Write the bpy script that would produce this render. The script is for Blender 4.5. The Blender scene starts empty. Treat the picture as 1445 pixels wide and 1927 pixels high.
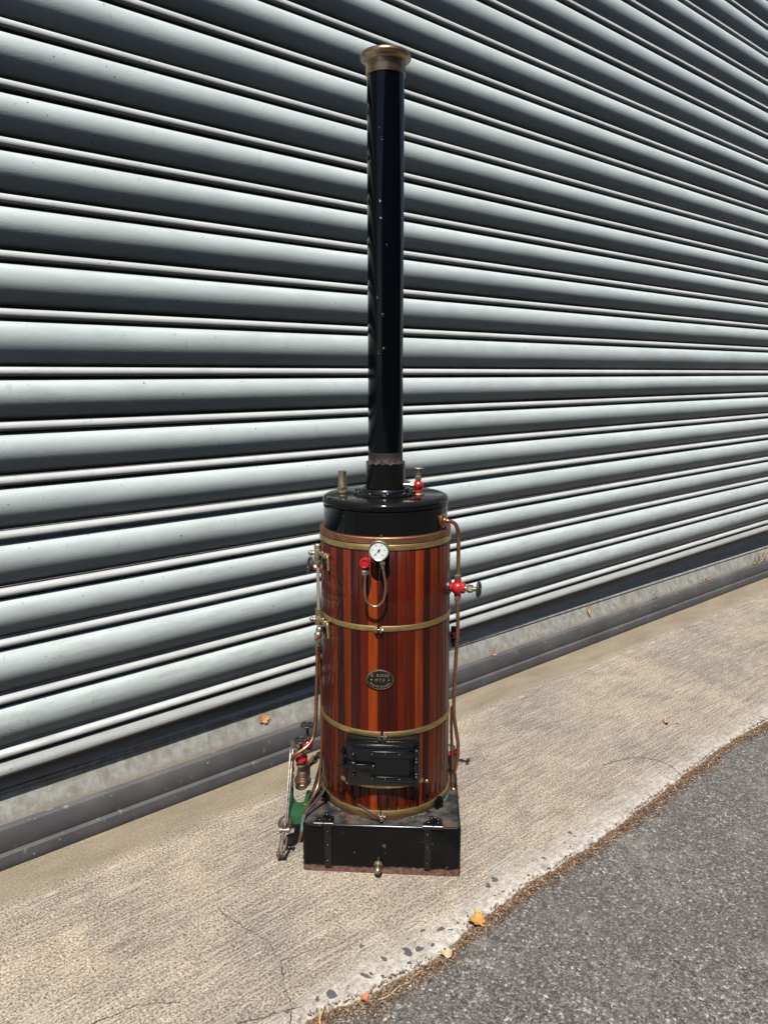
import bpy, bmesh, random
from math import *
from mathutils import Vector, Matrix, noise
V = Vector
random.seed(7)
sc = bpy.context.scene
COL = sc.collection

# ------------------------------------------------------------------ camera
H, FPX, PITCH = 1.05, 1430.0, radians(10.363)
cam = bpy.data.cameras.new("camera"); camo = bpy.data.objects.new("camera", cam); COL.objects.link(camo)
camo.location = (0, 0, H); camo.rotation_euler = (pi/2 - PITCH, 0, 0)
cam.sensor_fit = 'VERTICAL'; cam.sensor_height = 24.0; cam.lens = 24.0*FPX/1927
cam.clip_start = 0.02; cam.clip_end = 500
sc.camera = camo

# ------------------------------------------------------------------ world, sun, exposure
SUN_EL, SUN_AZ = radians(57.3), radians(4.5)      # the sun is behind the camera, a little to its left
w = bpy.data.worlds.new("World"); sc.world = w; w.use_nodes = True
nt = w.node_tree; nt.nodes.clear()
sky = nt.nodes.new('ShaderNodeTexSky'); sky.sky_type = 'NISHITA'; sky.sun_disc = False
sky.sun_elevation = SUN_EL; sky.sun_rotation = pi + SUN_AZ; sky.air_density = 1.0; sky.dust_density = 1.0; sky.ozone_density = 1.0
bg = nt.nodes.new('ShaderNodeBackground'); bg.inputs[1].default_value = 0.11
wo = nt.nodes.new('ShaderNodeOutputWorld')
nt.links.new(sky.outputs[0], bg.inputs[0]); nt.links.new(bg.outputs[0], wo.inputs[0])
sl = bpy.data.lights.new("sun", 'SUN'); sl.energy = 5.0; sl.angle = radians(0.53); sl.color = (1.0, 0.955, 0.89)
so = bpy.data.objects.new("sun", sl); COL.objects.link(so)
tl = V((-sin(SUN_AZ)*cos(SUN_EL), -cos(SUN_AZ)*cos(SUN_EL), sin(SUN_EL)))
so.rotation_euler = tl.to_track_quat('Z', 'Y').to_euler(); so.location = (-1, -4, 6)
sc.view_settings.view_transform = 'Standard'; sc.view_settings.look = 'None'
sc.view_settings.exposure = 0.45; sc.view_settings.gamma = 1.0
sc.cycles.max_bounces = 6; sc.cycles.diffuse_bounces = 0; sc.cycles.glossy_bounces = 4
sc.cycles.transparent_max_bounces = 8; sc.cycles.sample_clamp_indirect = 4.0
sc.cycles.caustics_reflective = False; sc.cycles.caustics_refractive = False

# ------------------------------------------------------------------ frames of reference (metres)
PHI = radians(48.437)
D = V((sin(PHI), cos(PHI), 0)); N = V((cos(PHI), -sin(PHI), 0))      # along the shutter, and out of it to the street
FALL = -0.0155                                                        # the pavement falls gently along the shutter
B = V((0.009, 1.62, 0))                                               # foot of the boiler
S0 = B - N*0.410                                                      # foot of the shutter beside the boiler
def frame(x, z, o):
    x = x.normalized(); z = (z - x*z.dot(x)).normalized(); y = z.cross(x)
    m = Matrix((x, y, z)).transposed().to_4x4(); m.translation = o; return m
M_SHUT = frame(D, V((0, 0, 1)), S0)                                   # x along, y into the building, z up
M_GRND = frame(V((D.x, D.y, FALL)), V((0, 0, 1)), S0)
yaw = radians(-3)
lean = V((-FALL*D.x*0.62, -FALL*D.y*0.3, 1)).normalized()
M_BOIL = frame(V((cos(yaw), sin(yaw), 0)), lean, V((0.003, 1.62, 0.0005)))
MBI = M_BOIL.inverted()
def _ray(px, py):
    R_, U_, F_ = V((1, 0, 0)), V((0, sin(PITCH), cos(PITCH))), V((0, cos(PITCH), -sin(PITCH)))
    return R_*(px-722.5) + U_*(963.5-py) + F_*FPX
def L(px, py, y):                   # survey: a sight line met at depth y of the boiler's own frame
    c = MBI @ V((0, 0, H)); r = MBI.to_3x3() @ _ray(px, py); return c + r*((y-c.y)/r.y)
def LZ(px, py, z):
    c = MBI @ V((0, 0, H)); r = MBI.to_3x3() @ _ray(px, py); return c + r*((z-c.z)/r.z)
def G(s, n, z=0.0): return V((s, -n, z))   # pavement coordinates

# ------------------------------------------------------------------ materials
class NT:
    def __init__(s, name):
        s.m = bpy.data.materials.new(name); s.m.use_nodes = True; s.t = s.m.node_tree
        s.b = s.t.nodes['Principled BSDF']; s.tc = s.t.nodes.new('ShaderNodeTexCoord'); s.co = s.tc.outputs['Object']
    def n(s, ty, **k):
        o = s.t.nodes.new(ty)
        for a, v in k.items(): setattr(o, a, v)
        return o
    def l(s, a, b): s.t.links.new(a, b)
    def mp(s, scale=(1, 1, 1), rot=(0, 0, 0), loc=(0, 0, 0)):
        o = s.n('ShaderNodeMapping'); s.l(s.co, o.inputs[0])
        o.inputs['Scale'].default_value = scale; o.inputs['Rotation'].default_value = rot; o.inputs['Location'].default_value = loc
        return o.outputs[0]
    def noise(s, scale, detail=4, rough=.55, vec=None, dist=0):
        o = s.n('ShaderNodeTexNoise'); s.l(vec or s.co, o.inputs['Vector'])
        o.inputs['Scale'].default_value = scale; o.inputs['Detail'].default_value = detail
        o.inputs['Roughness'].default_value = rough; o.inputs['Distortion'].default_value = dist
        return o.outputs[0]
    def vor(s, scale, vec=None, out='Distance', feature='F1', rnd=1.0):
        o = s.n('ShaderNodeTexVoronoi', feature=feature); s.l(vec or s.co, o.inputs['Vector'])
        o.inputs['Scale'].default_value = scale; o.inputs['Randomness'].default_value = rnd
        return o.outputs[out]
    def ramp(s, fac, *st):
        o = s.n('ShaderNodeValToRGB'); s.l(fac, o.inputs[0]); e = o.color_ramp.elements
        while len(e) > len(st): e.remove(e[-1])
        while len(e) < len(st): e.new(1)
        for q, (p, c) in zip(e, st):
            q.position = p; q.color = (c, c, c, 1) if isinstance(c, (int, float)) else (*c, 1)
        return o.outputs[0]
    def mix(s, f, a, b, mode='MIX'):
        o = s.n('ShaderNodeMix', data_type='RGBA', blend_type=mode)
        for i, v in ((0, f), (6, a), (7, b)):
            if hasattr(v, 'is_linked'): s.l(v, o.inputs[i])
            elif i == 0: o.inputs[0].default_value = v
            else: o.inputs[i].default_value = (*v, 1) if not isinstance(v, (int, float)) else (v, v, v, 1)
        return o.outputs[2]
    def math(s, op, a, b=None, clamp=False):
        o = s.n('ShaderNodeMath', operation=op, use_clamp=clamp)
        for i, v in enumerate((a, b)):
            if v is None: continue
            if hasattr(v, 'is_linked'): s.l(v, o.inputs[i])
            else: o.inputs[i].default_value = v
        return o.outputs[0]
    def sep(s, vec=None):
        o = s.n('ShaderNodeSeparateXYZ'); s.l(vec or s.co, o.inputs[0]); return o.outputs
    def bump(s, h, st=.3, dist=.001, prev=None):
        o = s.n('ShaderNodeBump'); s.l(h, o.inputs['Height']); o.inputs['Strength'].default_value = st
        o.inputs['Distance'].default_value = dist
        if prev: s.l(prev, o.inputs['Normal'])
        return o.outputs[0]
    def set(s, **k):
        for a, v in k.items():
            i = s.b.inputs[a.replace('_', ' ')]
            if hasattr(v, 'is_linked'): s.l(v, i)
            else: i.default_value = (*v, 1) if isinstance(v, tuple) and len(v) == 3 else v
        return s

def m_gloss_black(name, col=(.003, .0034, .0038), rough=.1, dust=0.0, spec=.2):
    k = NT(name)
    sp = k.ramp(k.noise(55, 2, .5), (.745, 0), (.77, 1))
    sp2 = k.ramp(k.noise(9, 3, .6), (.5, 0), (.8, 1))
    c = k.mix(sp, col, (.10, .10, .10))
    if dust:
        up = k.sep(k.n('ShaderNodeNewGeometry').outputs['Normal'])[2]
        fl = k.ramp(k.noise(30, 5, .7), (.35, .1), (.75, 1))
        f = k.math('MULTIPLY', k.math('MULTIPLY', k.math('MAXIMUM', up, 0.0), dust), fl)
        c = k.mix(f, c, (.16, .14, .12))
    r = k.math('ADD', k.math('MULTIPLY', sp2, .16), rough)
    k.set(Base_Color=c, Roughness=r, Specular_IOR_Level=spec, Normal=k.bump(k.noise(26, 3), .12, .002)); return k.m
def m_metal(name, col, dirt, rough=.34, dscale=45, met=.95, bump=.15):
    k = NT(name)
    f = k.ramp(k.noise(dscale, 5, .65), (.36, 0), (.66, 1))
    f2 = k.ramp(k.noise(dscale*.25, 3, .6), (.4, 0), (.7, 1))
    c = k.mix(f, col, dirt); c = k.mix(k.math('MULTIPLY', f2, .5), c, dirt)
    k.set(Base_Color=c, Metallic=met, Roughness=k.math('ADD', k.math('MULTIPLY', f, .22), rough),
          Normal=k.bump(k.noise(160, 3), bump, .0006)); return k.m
def m_plain(name, col, rough=.5, metallic=0, coat=0, var=.25, scale=60):
    k = NT(name); f = k.noise(scale, 4, .6)
    c2 = tuple(x*(1-var) for x in col)
    k.set(Base_Color=k.mix(f, col, c2), Roughness=rough, Metallic=metallic, Coat_Weight=coat, Coat_Roughness=.06,
          Normal=k.bump(k.noise(120, 3), .1, .0006)); return k.m

BLACK = m_gloss_black('black_enamel')
CAST = m_gloss_black('cast_iron_enamel', rough=.2, spec=.5)
BLACKD = m_gloss_black('black_enamel_dusty', dust=.07, rough=.09)
CHIM = m_gloss_black('chimney_enamel', (.0014, .0022, .0034), .08)
BRASS = m_metal('aged_brass', (.60, .44, .19), (.30, .215, .09), .36)
BRASSD = m_metal('dull_brass', (.54, .47, .32), (.22, .18, .12), .32, 70)
BRONZE = m_metal('bell_bronze', (.40, .275, .16), (.17, .115, .075), .2, 30)
COPPER = m_metal('aged_copper', (.50, .25, .14), (.20, .10, .065), .3, 60)
COPRING = m_metal('copper_sheet', (.42, .20, .10), (.17, .085, .05), .38, 35)
STEEL = m_metal('worn_steel', (.45, .42, .40), (.20, .14, .12), .4, 80)
RUSTST = m_metal('rusty_steel', (.22, .16, .13), (.10, .055, .04), .55, 60, .6)
IRON = m_plain('black_iron', (.03, .03, .032), .42, .2, 0, .5)
RED = m_plain('red_enamel', (.50, .012, .016), .25, 0, .5, .45, 40)
GREEN = m_plain('green_enamel', (.018, .085, .032), .35, 0, .2, .3, 30)
RUBBERB = m_plain('black_hose', (.012, .012, .012), .5)
WHITE = m_plain('dial_white', (.82, .82, .80), .5, 0, 0, .05)
DARKINK = m_plain('dial_ink', (.03, .03, .035), .5)
PLATEBK = m_plain('plate_black', (.012, .013, .013), .35, .3)
VERD = m_plain('verdigris', (.115, .20, .165), .85, 0, 0, .6, 90)

def m_wood():
    k = NT('varnished_mahogany')
    at = k.n('ShaderNodeAttribute', attribute_name='stave'); base = at.outputs['Color']
    g = k.noise(1.0, 6, .65, k.mp((190, 190, 7)), .5)
    g2 = k.noise(1.0, 4, .6, k.mp((60, 60, 3.5)))
    c = k.mix(k.ramp(g, (.3, 0), (.72, 1)), base, k.mix(1.0, base, (.34, .27, .25), 'MULTIPLY'))
    c = k.mix(k.ramp(g2, (.4, 0), (.7, .6)), c, k.mix(1.0, base, (1.45, 1.4, 1.2), 'MULTIPLY'))
    white = k.ramp(k.noise(1.0, 4, .7, k.mp((260, 260, 34))), (.735, 0), (.76, 1))
    c = k.mix(k.math('MULTIPLY', white, .4), c, (.30, .22, .18))
    k.set(Base_Color=c, Roughness=.5, Specular_IOR_Level=.1, Coat_Weight=.42, Coat_Roughness=.06, Normal=k.bump(g, .05, .0006)); return k.m
WOOD = m_wood()

def m_base():            # black paint over steel, rust where it has flaked along the foot
    k = NT('rusting_base_paint'); z = k.sep()[2]
    nz = k.noise(60, 6, .7)
    nz2 = k.noise(17, 3, .6); zz = k.math('SUBTRACT', k.math('SUBTRACT', z, k.math('MULTIPLY', nz, .012)), k.math('MULTIPLY', nz2, .014))
    low = k.ramp(zz, (.0, 1), (.0008, 1), (.0022, 0))
    rust = k.mix(k.ramp(k.noise(90, 5, .7), (.35, 0), (.65, 1)), (.07, .033, .024), (.20, .115, .085))
    no = k.sep(k.n('ShaderNodeNewGeometry').outputs['Normal'])[2]
    topf = k.ramp(no, (.8, 0), (.97, 1))
    worn = k.mix(k.ramp(k.noise(28, 6, .72), (.42, 0), (.62, 1)), (.012, .013, .013), (.075, .068, .058))
    worn = k.mix(k.ramp(k.noise(19, 4, .6, k.mp(loc=(3, 1, 0))), (.52, 0), (.66, .8)), worn, (.10, .055, .04))
    sp = k.ramp(k.noise(70, 2, .5), (.72, 0), (.75, 1))
    c = k.mix(sp, (.003, .0035, .0035), (.06, .06, .055))
    c = k.mix(topf, c, worn); c = k.mix(low, c, rust)
    r = k.mix(k.math('MAXIMUM', low, k.math('MULTIPLY', topf, .75)), (.19,)*3, (.75,)*3)
    k.set(Base_Color=c, Roughness=k.sep(r)[0], Specular_IOR_Level=.2, Normal=k.bump(nz, .12, .0015)); return k.m
BASE = m_base()
def m_chimrust():
    k = NT('chimney_foot_rust')
    f = k.ramp(k.noise(80, 6, .7), (.38, 0), (.58, 1))
    zz = k.math('SUBTRACT', k.sep()[2], k.math('MULTIPLY', k.noise(35, 5, .7), .022))
    f = k.math('MULTIPLY', f, k.ramp(k.math('MULTIPLY', k.math('SUBTRACT', zz, .850), 40), (.30, 1), (.50, .15), (.75, 0)))
    k.set(Base_Color=k.mix(f, (.008, .008, .008), (.10, .066, .048)), Roughness=.75, Normal=k.bump(f, .4, .001)); return k.m
RUST = m_chimrust()

def m_shutter(name, c1, c2, dirt=.35):
    k = NT(name)
    st = k.noise(1, 5, .6, k.mp((2.2, 30, 30)))
    bl = k.noise(3.2, 4, .6)
    c = k.mix(k.ramp(st, (.3, 0), (.75, 1)), c1, c2)
    c = k.mix(k.math('MULTIPLY', k.ramp(bl, (.45, 0), (.8, 1)), dirt), c, (.30, .31, .29))
    ru = k.ramp(k.noise(1, 3, .5, k.mp((60, 60, 14))), (.66, 0), (.74, .35))     # faint drips
    c = k.mix(ru, c, (.30, .30, .28))
    c = k.mix(k.ramp(k.noise(1, 5, .7, k.mp((14, 40, 40))), (.38, .55), (.62, 0)), c, k.mix(1.0, c, (.84, .85, .85), 'MULTIPLY'))
    c = k.mix(k.ramp(k.noise(1, 6, .75, k.mp((1.3, 6, 6), loc=(4, 4, 4))), (.62, 0), (.70, .5)), c, k.mix(1.0, c, (.72, .74, .73), 'MULTIPLY'))
    dz = k.ramp(k.sep()[2], (.25, .55), (.75, 0)); gm = k.ramp(k.noise(1, 6, .75, k.mp((9, 60, 60), loc=(1, 4, 4))), (.46, 0), (.66, 1))
    c = k.mix(k.math('MULTIPLY', dz, gm), c, (.25, .235, .20))
    sp = k.ramp(k.noise(120, 2, .4), (.74, 0), (.765, 1))
    c = k.mix(k.math('MULTIPLY', sp, .75), c, (.05, .045, .04))
    sc_ = k.ramp(k.noise(1, 2, .5, k.mp((7, 260, 170), (0, .5, 0))), (.755, 0), (.77, 1))
    c = k.mix(k.math('MULTIPLY', sc_, .5), c, (.7, .7, .7))
    nb = k.bump(k.noise(1, 4, .65, k.mp((150, 260, 260))), .34, .0011)
    nb = k.bump(k.noise(9, 3, .5), .12, .004, nb)
    k.set(Base_Color=c, Metallic=.05, Roughness=k.math('ADD', k.math('MULTIPLY', st, .2), .45), Specular_IOR_Level=.3, Normal=nb); return k.m
SLAT = m_shutter('shutter_paint', (.50, .555, .54), (.405, .46, .447))
BEAD = m_shutter('shutter_bead_paint', (.54, .55, .535), (.43, .44, .43), .4)
RAILM = m_shutter('bottom_rail_paint', (.36, .365, .35), (.25, .255, .245), .6)
def m_galv():
    k = NT('weathered_galvanised_steel')
    v = k.vor(60, out='Color'); v = k.sep(v)[0]
    a = k.mix(v, (.24, .24, .215), (.33, .33, .30))
    a = k.mix(k.ramp(k.noise(26, 6, .72), (.45, 0), (.68, .9)), a, (.18, .15, .11))
    a = k.mix(k.ramp(k.noise(1, 4, .6, k.mp((60, 60, 9))), (.5, 0), (.75, .6)), a, (.13, .125, .11))
    z = k.sep()[2]
    a = k.mix(k.ramp(k.math('SUBTRACT', z, k.math('MULTIPLY', k.noise(50, 4), .02)), (.083, .8), (.092, 0)), a, (.22, .18, .14))
    k.set(Base_Color=a, Roughness=.6, Metallic=.15, Normal=k.bump(k.noise(90, 5, .7), .3, .0012)); return k.m
GALV = m_galv()
def m_rubber():
    k = NT('weathered_rubber')
    c = k.mix(k.ramp(k.noise(7, 6, .7), (.35, 0), (.7, 1)), (.062, .062, .064), (.105, .102, .10))
    sp = k.ramp(k.noise(52, 3, .5), (.66, 0), (.71, 1)); c = k.mix(k.math('MULTIPLY', sp, .55), c, (.27, .25, .22))
    sp = k.ramp(k.vor(38), (.05, 1), (.075, 0)); s2 = k.ramp(k.noise(11, 2), (.6, 0), (.62, 1))
    c = k.mix(k.math('MULTIPLY', sp, s2), c, (.5, .47, .42))
    k.set(Base_Color=c, Roughness=.62, Normal=k.bump(k.noise(60, 5, .7), .25, .001)); return k.m
RUBBER = m_rubber()

def m_concrete():
    k = NT('broomed_concrete'); x, y, z = k.sep()
    wob = k.math('MULTIPLY', k.noise(5, 3), .035)
    yy = k.math('ADD', y, wob)                      # y = -n
    base = k.mix(k.ramp(k.noise(1.7, 5, .6), (.38, 0), (.62, 1)), (.345, .28, .20), (.245, .21, .172))
    base = k.mix(k.ramp(k.noise(5.5, 6, .68, k.mp(loc=(4, 2, 0))), (.42, 0), (.66, .9)), base, (.185, .158, .132))
    base = k.mix(k.ramp(k.noise(3.1, 4, .6, k.mp(loc=(9, 2, 0))), (.55, 0), (.7, .5)), base, (.35, .30, .232))
    dk = k.ramp(k.noise(8, 6, .75, k.mp((.7, 1.2, 1), loc=(1, 7, 0))), (.60, 0), (.72, .8))
    base = k.mix(dk, base, (.17, .14, .12))
    base = k.mix(k.ramp(k.noise(26, 5, .7, k.mp((.6, 1.3, 1))), (.30, .55), (.48, 0)), base, (.16, .14, .12))
    base = k.mix(k.ramp(k.noise(34, 5, .7, k.mp((.5, 1.4, 1), loc=(3, 3, 0))), (.54, 0), (.72, .55)), base, (.43, .375, .30))
    # sand grains
    gr = k.noise(210, 4, .85); fine = k.ramp(gr, (.37, .02), (.5, .48), (.63, 1.0))
    base = k.mix(.95, base, fine, 'OVERLAY')
    pit = k.ramp(k.noise(120, 3, .6), (.64, 0), (.7, 1)); base = k.mix(k.math('MULTIPLY', pit, .6), base, (.11, .095, .085))
    pal = k.ramp(k.noise(150, 3, .6, k.mp(loc=(5, 5, 0))), (.62, 0), (.70, 1)); base = k.mix(k.math('MULTIPLY', pal, .6), base, (.47, .42, .35))
    # broom marks run along the shutter
    br = k.noise(1, 2, .5, k.mp((4.5, 120, 1), (0, 0, radians(1.5)))); fade = k.ramp(k.noise(3.4, 5, .65), (.40, .12), (.60, 1))
    br2 = k.noise(1, 2, .5, k.mp((9, 230, 1), (0, 0, radians(1.5)), (3, 3, 0)))
    line = k.math('MULTIPLY', k.math('ADD', k.ramp(br, (.56, 0), (.61, 1)), k.ramp(br2, (.56, 0), (.63, .5)), True), fade)
    brc = k.math('MULTIPLY', line, k.ramp(y, (0, 1), (1, 1)))
    tro = k.ramp(yy, (-.0, 0), (.0, 0))
    # trowelled margin close to the shutter (n < 0.1)
    edge = k.math('ADD', yy, .116)
    marg = k.ramp(k.math('MULTIPLY', edge, 22), (0, 0), (1, 1))
    inv = k.math('SUBTRACT', 1.0, marg)
    line = k.math('MULTIPLY', line, inv)
    base = k.mix(k.math('MULTIPLY', line, .45), base, (.085, .07, .06))
    lgt = k.math('MULTIPLY', k.ramp(br2, (.40, .5), (.44, 0)), inv); base = k.mix(lgt, base, (.42, .37, .30))
    mg = k.mix(k.ramp(k.noise(9, 5, .65, k.mp((.5, 1.5, 1))), (.35, 0), (.7, 1)), (.19, .155, .108), (.265, .218, .156))
    mg = k.mix(.3, mg, fine, 'OVERLAY')
    base = k.mix(marg, base, mg)
    ab = k.math('ABSOLUTE', k.math('ADD', yy, .118))
    wl = k.math('MULTIPLY', k.ramp(k.math('MULTIPLY', ab, 50), (.1, 1), (.35, 0)), k.ramp(k.noise(14, 5, .7), (.5, 0), (.62, .8)))
    base = k.mix(wl, base, (.48, .43, .36))
    # worn, whitish and coarse towards the road edge
    ed = k.math('ADD', k.math('MULTIPLY', yy, -1), k.math('MULTIPLY', k.noise(11, 5, .7), .16))
    ew = k.ramp(ed, (.72, 0), (.84, .8))
    base = k.mix(ew, base, k.mix(k.ramp(k.noise(70, 4, .7), (.35, 0), (.6, 1)), (.24, .22, .195), (.57, .54, .49)))
    sp = k.ramp(k.vor(26), (.06, 1), (.085, 0)); s2 = k.ramp(k.noise(6, 2), (.58, 0), (.6, 1))
    base = k.mix(k.math('MULTIPLY', sp, s2), base, (.07, .065, .06))
    nb = k.bump(br, .5, .0026); nb = k.bump(gr, .42, .0016, nb); nb = k.bump(k.noise(60, 4), .3, .002, nb)
    k.set(Base_Color=base, Roughness=.88, Specular_IOR_Level=.25, Normal=nb); return k.m
CONC = m_concrete()
def m_asphalt():
    k = NT('worn_asphalt')
    def warp(loc, amt, sc_=260):
        n_ = k.n('ShaderNodeTexNoise'); k.l(k.co, n_.inputs['Vector']); n_.inputs['Scale'].default_value = sc_
        a = k.n('ShaderNodeVectorMath', operation='SCALE'); k.l(n_.outputs['Color'], a.inputs[0]); a.inputs['Scale'].default_value = amt
        q = k.n('ShaderNodeVectorMath', operation='ADD'); k.l(k.mp(loc=loc), q.inputs[0]); k.l(a.outputs[0], q.inputs[1]); return q.outputs[0]
    v = k.n('ShaderNodeTexVoronoi'); k.l(warp((0, 0, 0), .006), v.inputs[0]); v.inputs['Scale'].default_value = 190
    cr = k.sep(v.outputs['Color'])
    st = k.mix(k.ramp(cr[0], (.0, .05), (.45, .35), (.8, .6), (1.0, 1)), (.085, .076, .068), (.23, .21, .19))
    st = k.mix(k.ramp(cr[1], (.90, 0), (.96, .8)), st, (.40, .375, .345))
    st = k.mix(k.ramp(cr[2], (.86, 0), (.92, .7)), st, (.035, .032, .03))
    c = k.mix(k.ramp(v.outputs['Distance'], (.45, 0), (.75, .6)), st, (.05, .046, .042))
    v2 = k.n('ShaderNodeTexVoronoi'); k.l(warp((.3, .7, 0), .016, 120), v2.inputs[0]); v2.inputs['Scale'].default_value = 66
    v2c = k.sep(v2.outputs['Color'])[0]
    big = k.math('MULTIPLY', k.ramp(v2c, (.80, 0), (.98, 1)), k.ramp(v2.outputs['Distance'], (.10, 1), (.42, 0)))
    c = k.mix(k.math('MULTIPLY', big, .75), c, (.42, .40, .375))
    c = k.mix(.95, c, k.ramp(k.noise(300, 3, .85), (.36, .08), (.66, .95)), 'OVERLAY')
    c = k.mix(k.ramp(k.noise(2.3, 5, .65), (.4, 0), (.72, .45)), c, (.085, .077, .068))
    c = k.mix(k.ramp(k.noise(6, 6, .75, k.mp(loc=(2, 3, 0))), (.54, 0), (.68, .55)), c, (.25, .232, .205))
    h = k.math('SUBTRACT', 1.0, v.outputs['Distance'])
    nb = k.bump(h, .5, .0022); nb = k.bump(k.noise(330, 3, .8), .7, .0022, nb)
    k.set(Base_Color=c, Roughness=.8, Specular_IOR_Level=.35, Normal=nb); return k.m
ASPH = m_asphalt()
def m_attr(name, rough=.8, trans=0):
    k = NT(name); at = k.n('ShaderNodeAttribute', attribute_name='tint')
    c = k.mix(k.ramp(k.noise(140, 3), (.3, 0), (.7, .5)), at.outputs['Color'], (.05, .025, .012))
    k.set(Base_Color=c, Roughness=rough); return k.m
LITTER = m_attr('dead_leaf')
def m_glass():
    k = NT('clear_glass'); t = k.n('ShaderNodeBsdfTransparent'); g = k.n('ShaderNodeBsdfGlossy'); g.inputs['Roughness'].default_value = .03
    lw = k.n('ShaderNodeLayerWeight'); fr = k.math('ADD', k.math('MULTIPLY', k.math('POWER', lw.outputs['Facing'], 4.0), .8), .05); mx = k.n('ShaderNodeMixShader')
    t.inputs[0].default_value = (.93, .95, .94, 1)
    k.l(fr, mx.inputs[0]); k.l(t.outputs[0], mx.inputs[1]); k.l(g.outputs[0], mx.inputs[2])
    k.l(mx.outputs[0], k.t.nodes['Material Output'].inputs[0]); return k.m
GLASS = m_glass()

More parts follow.
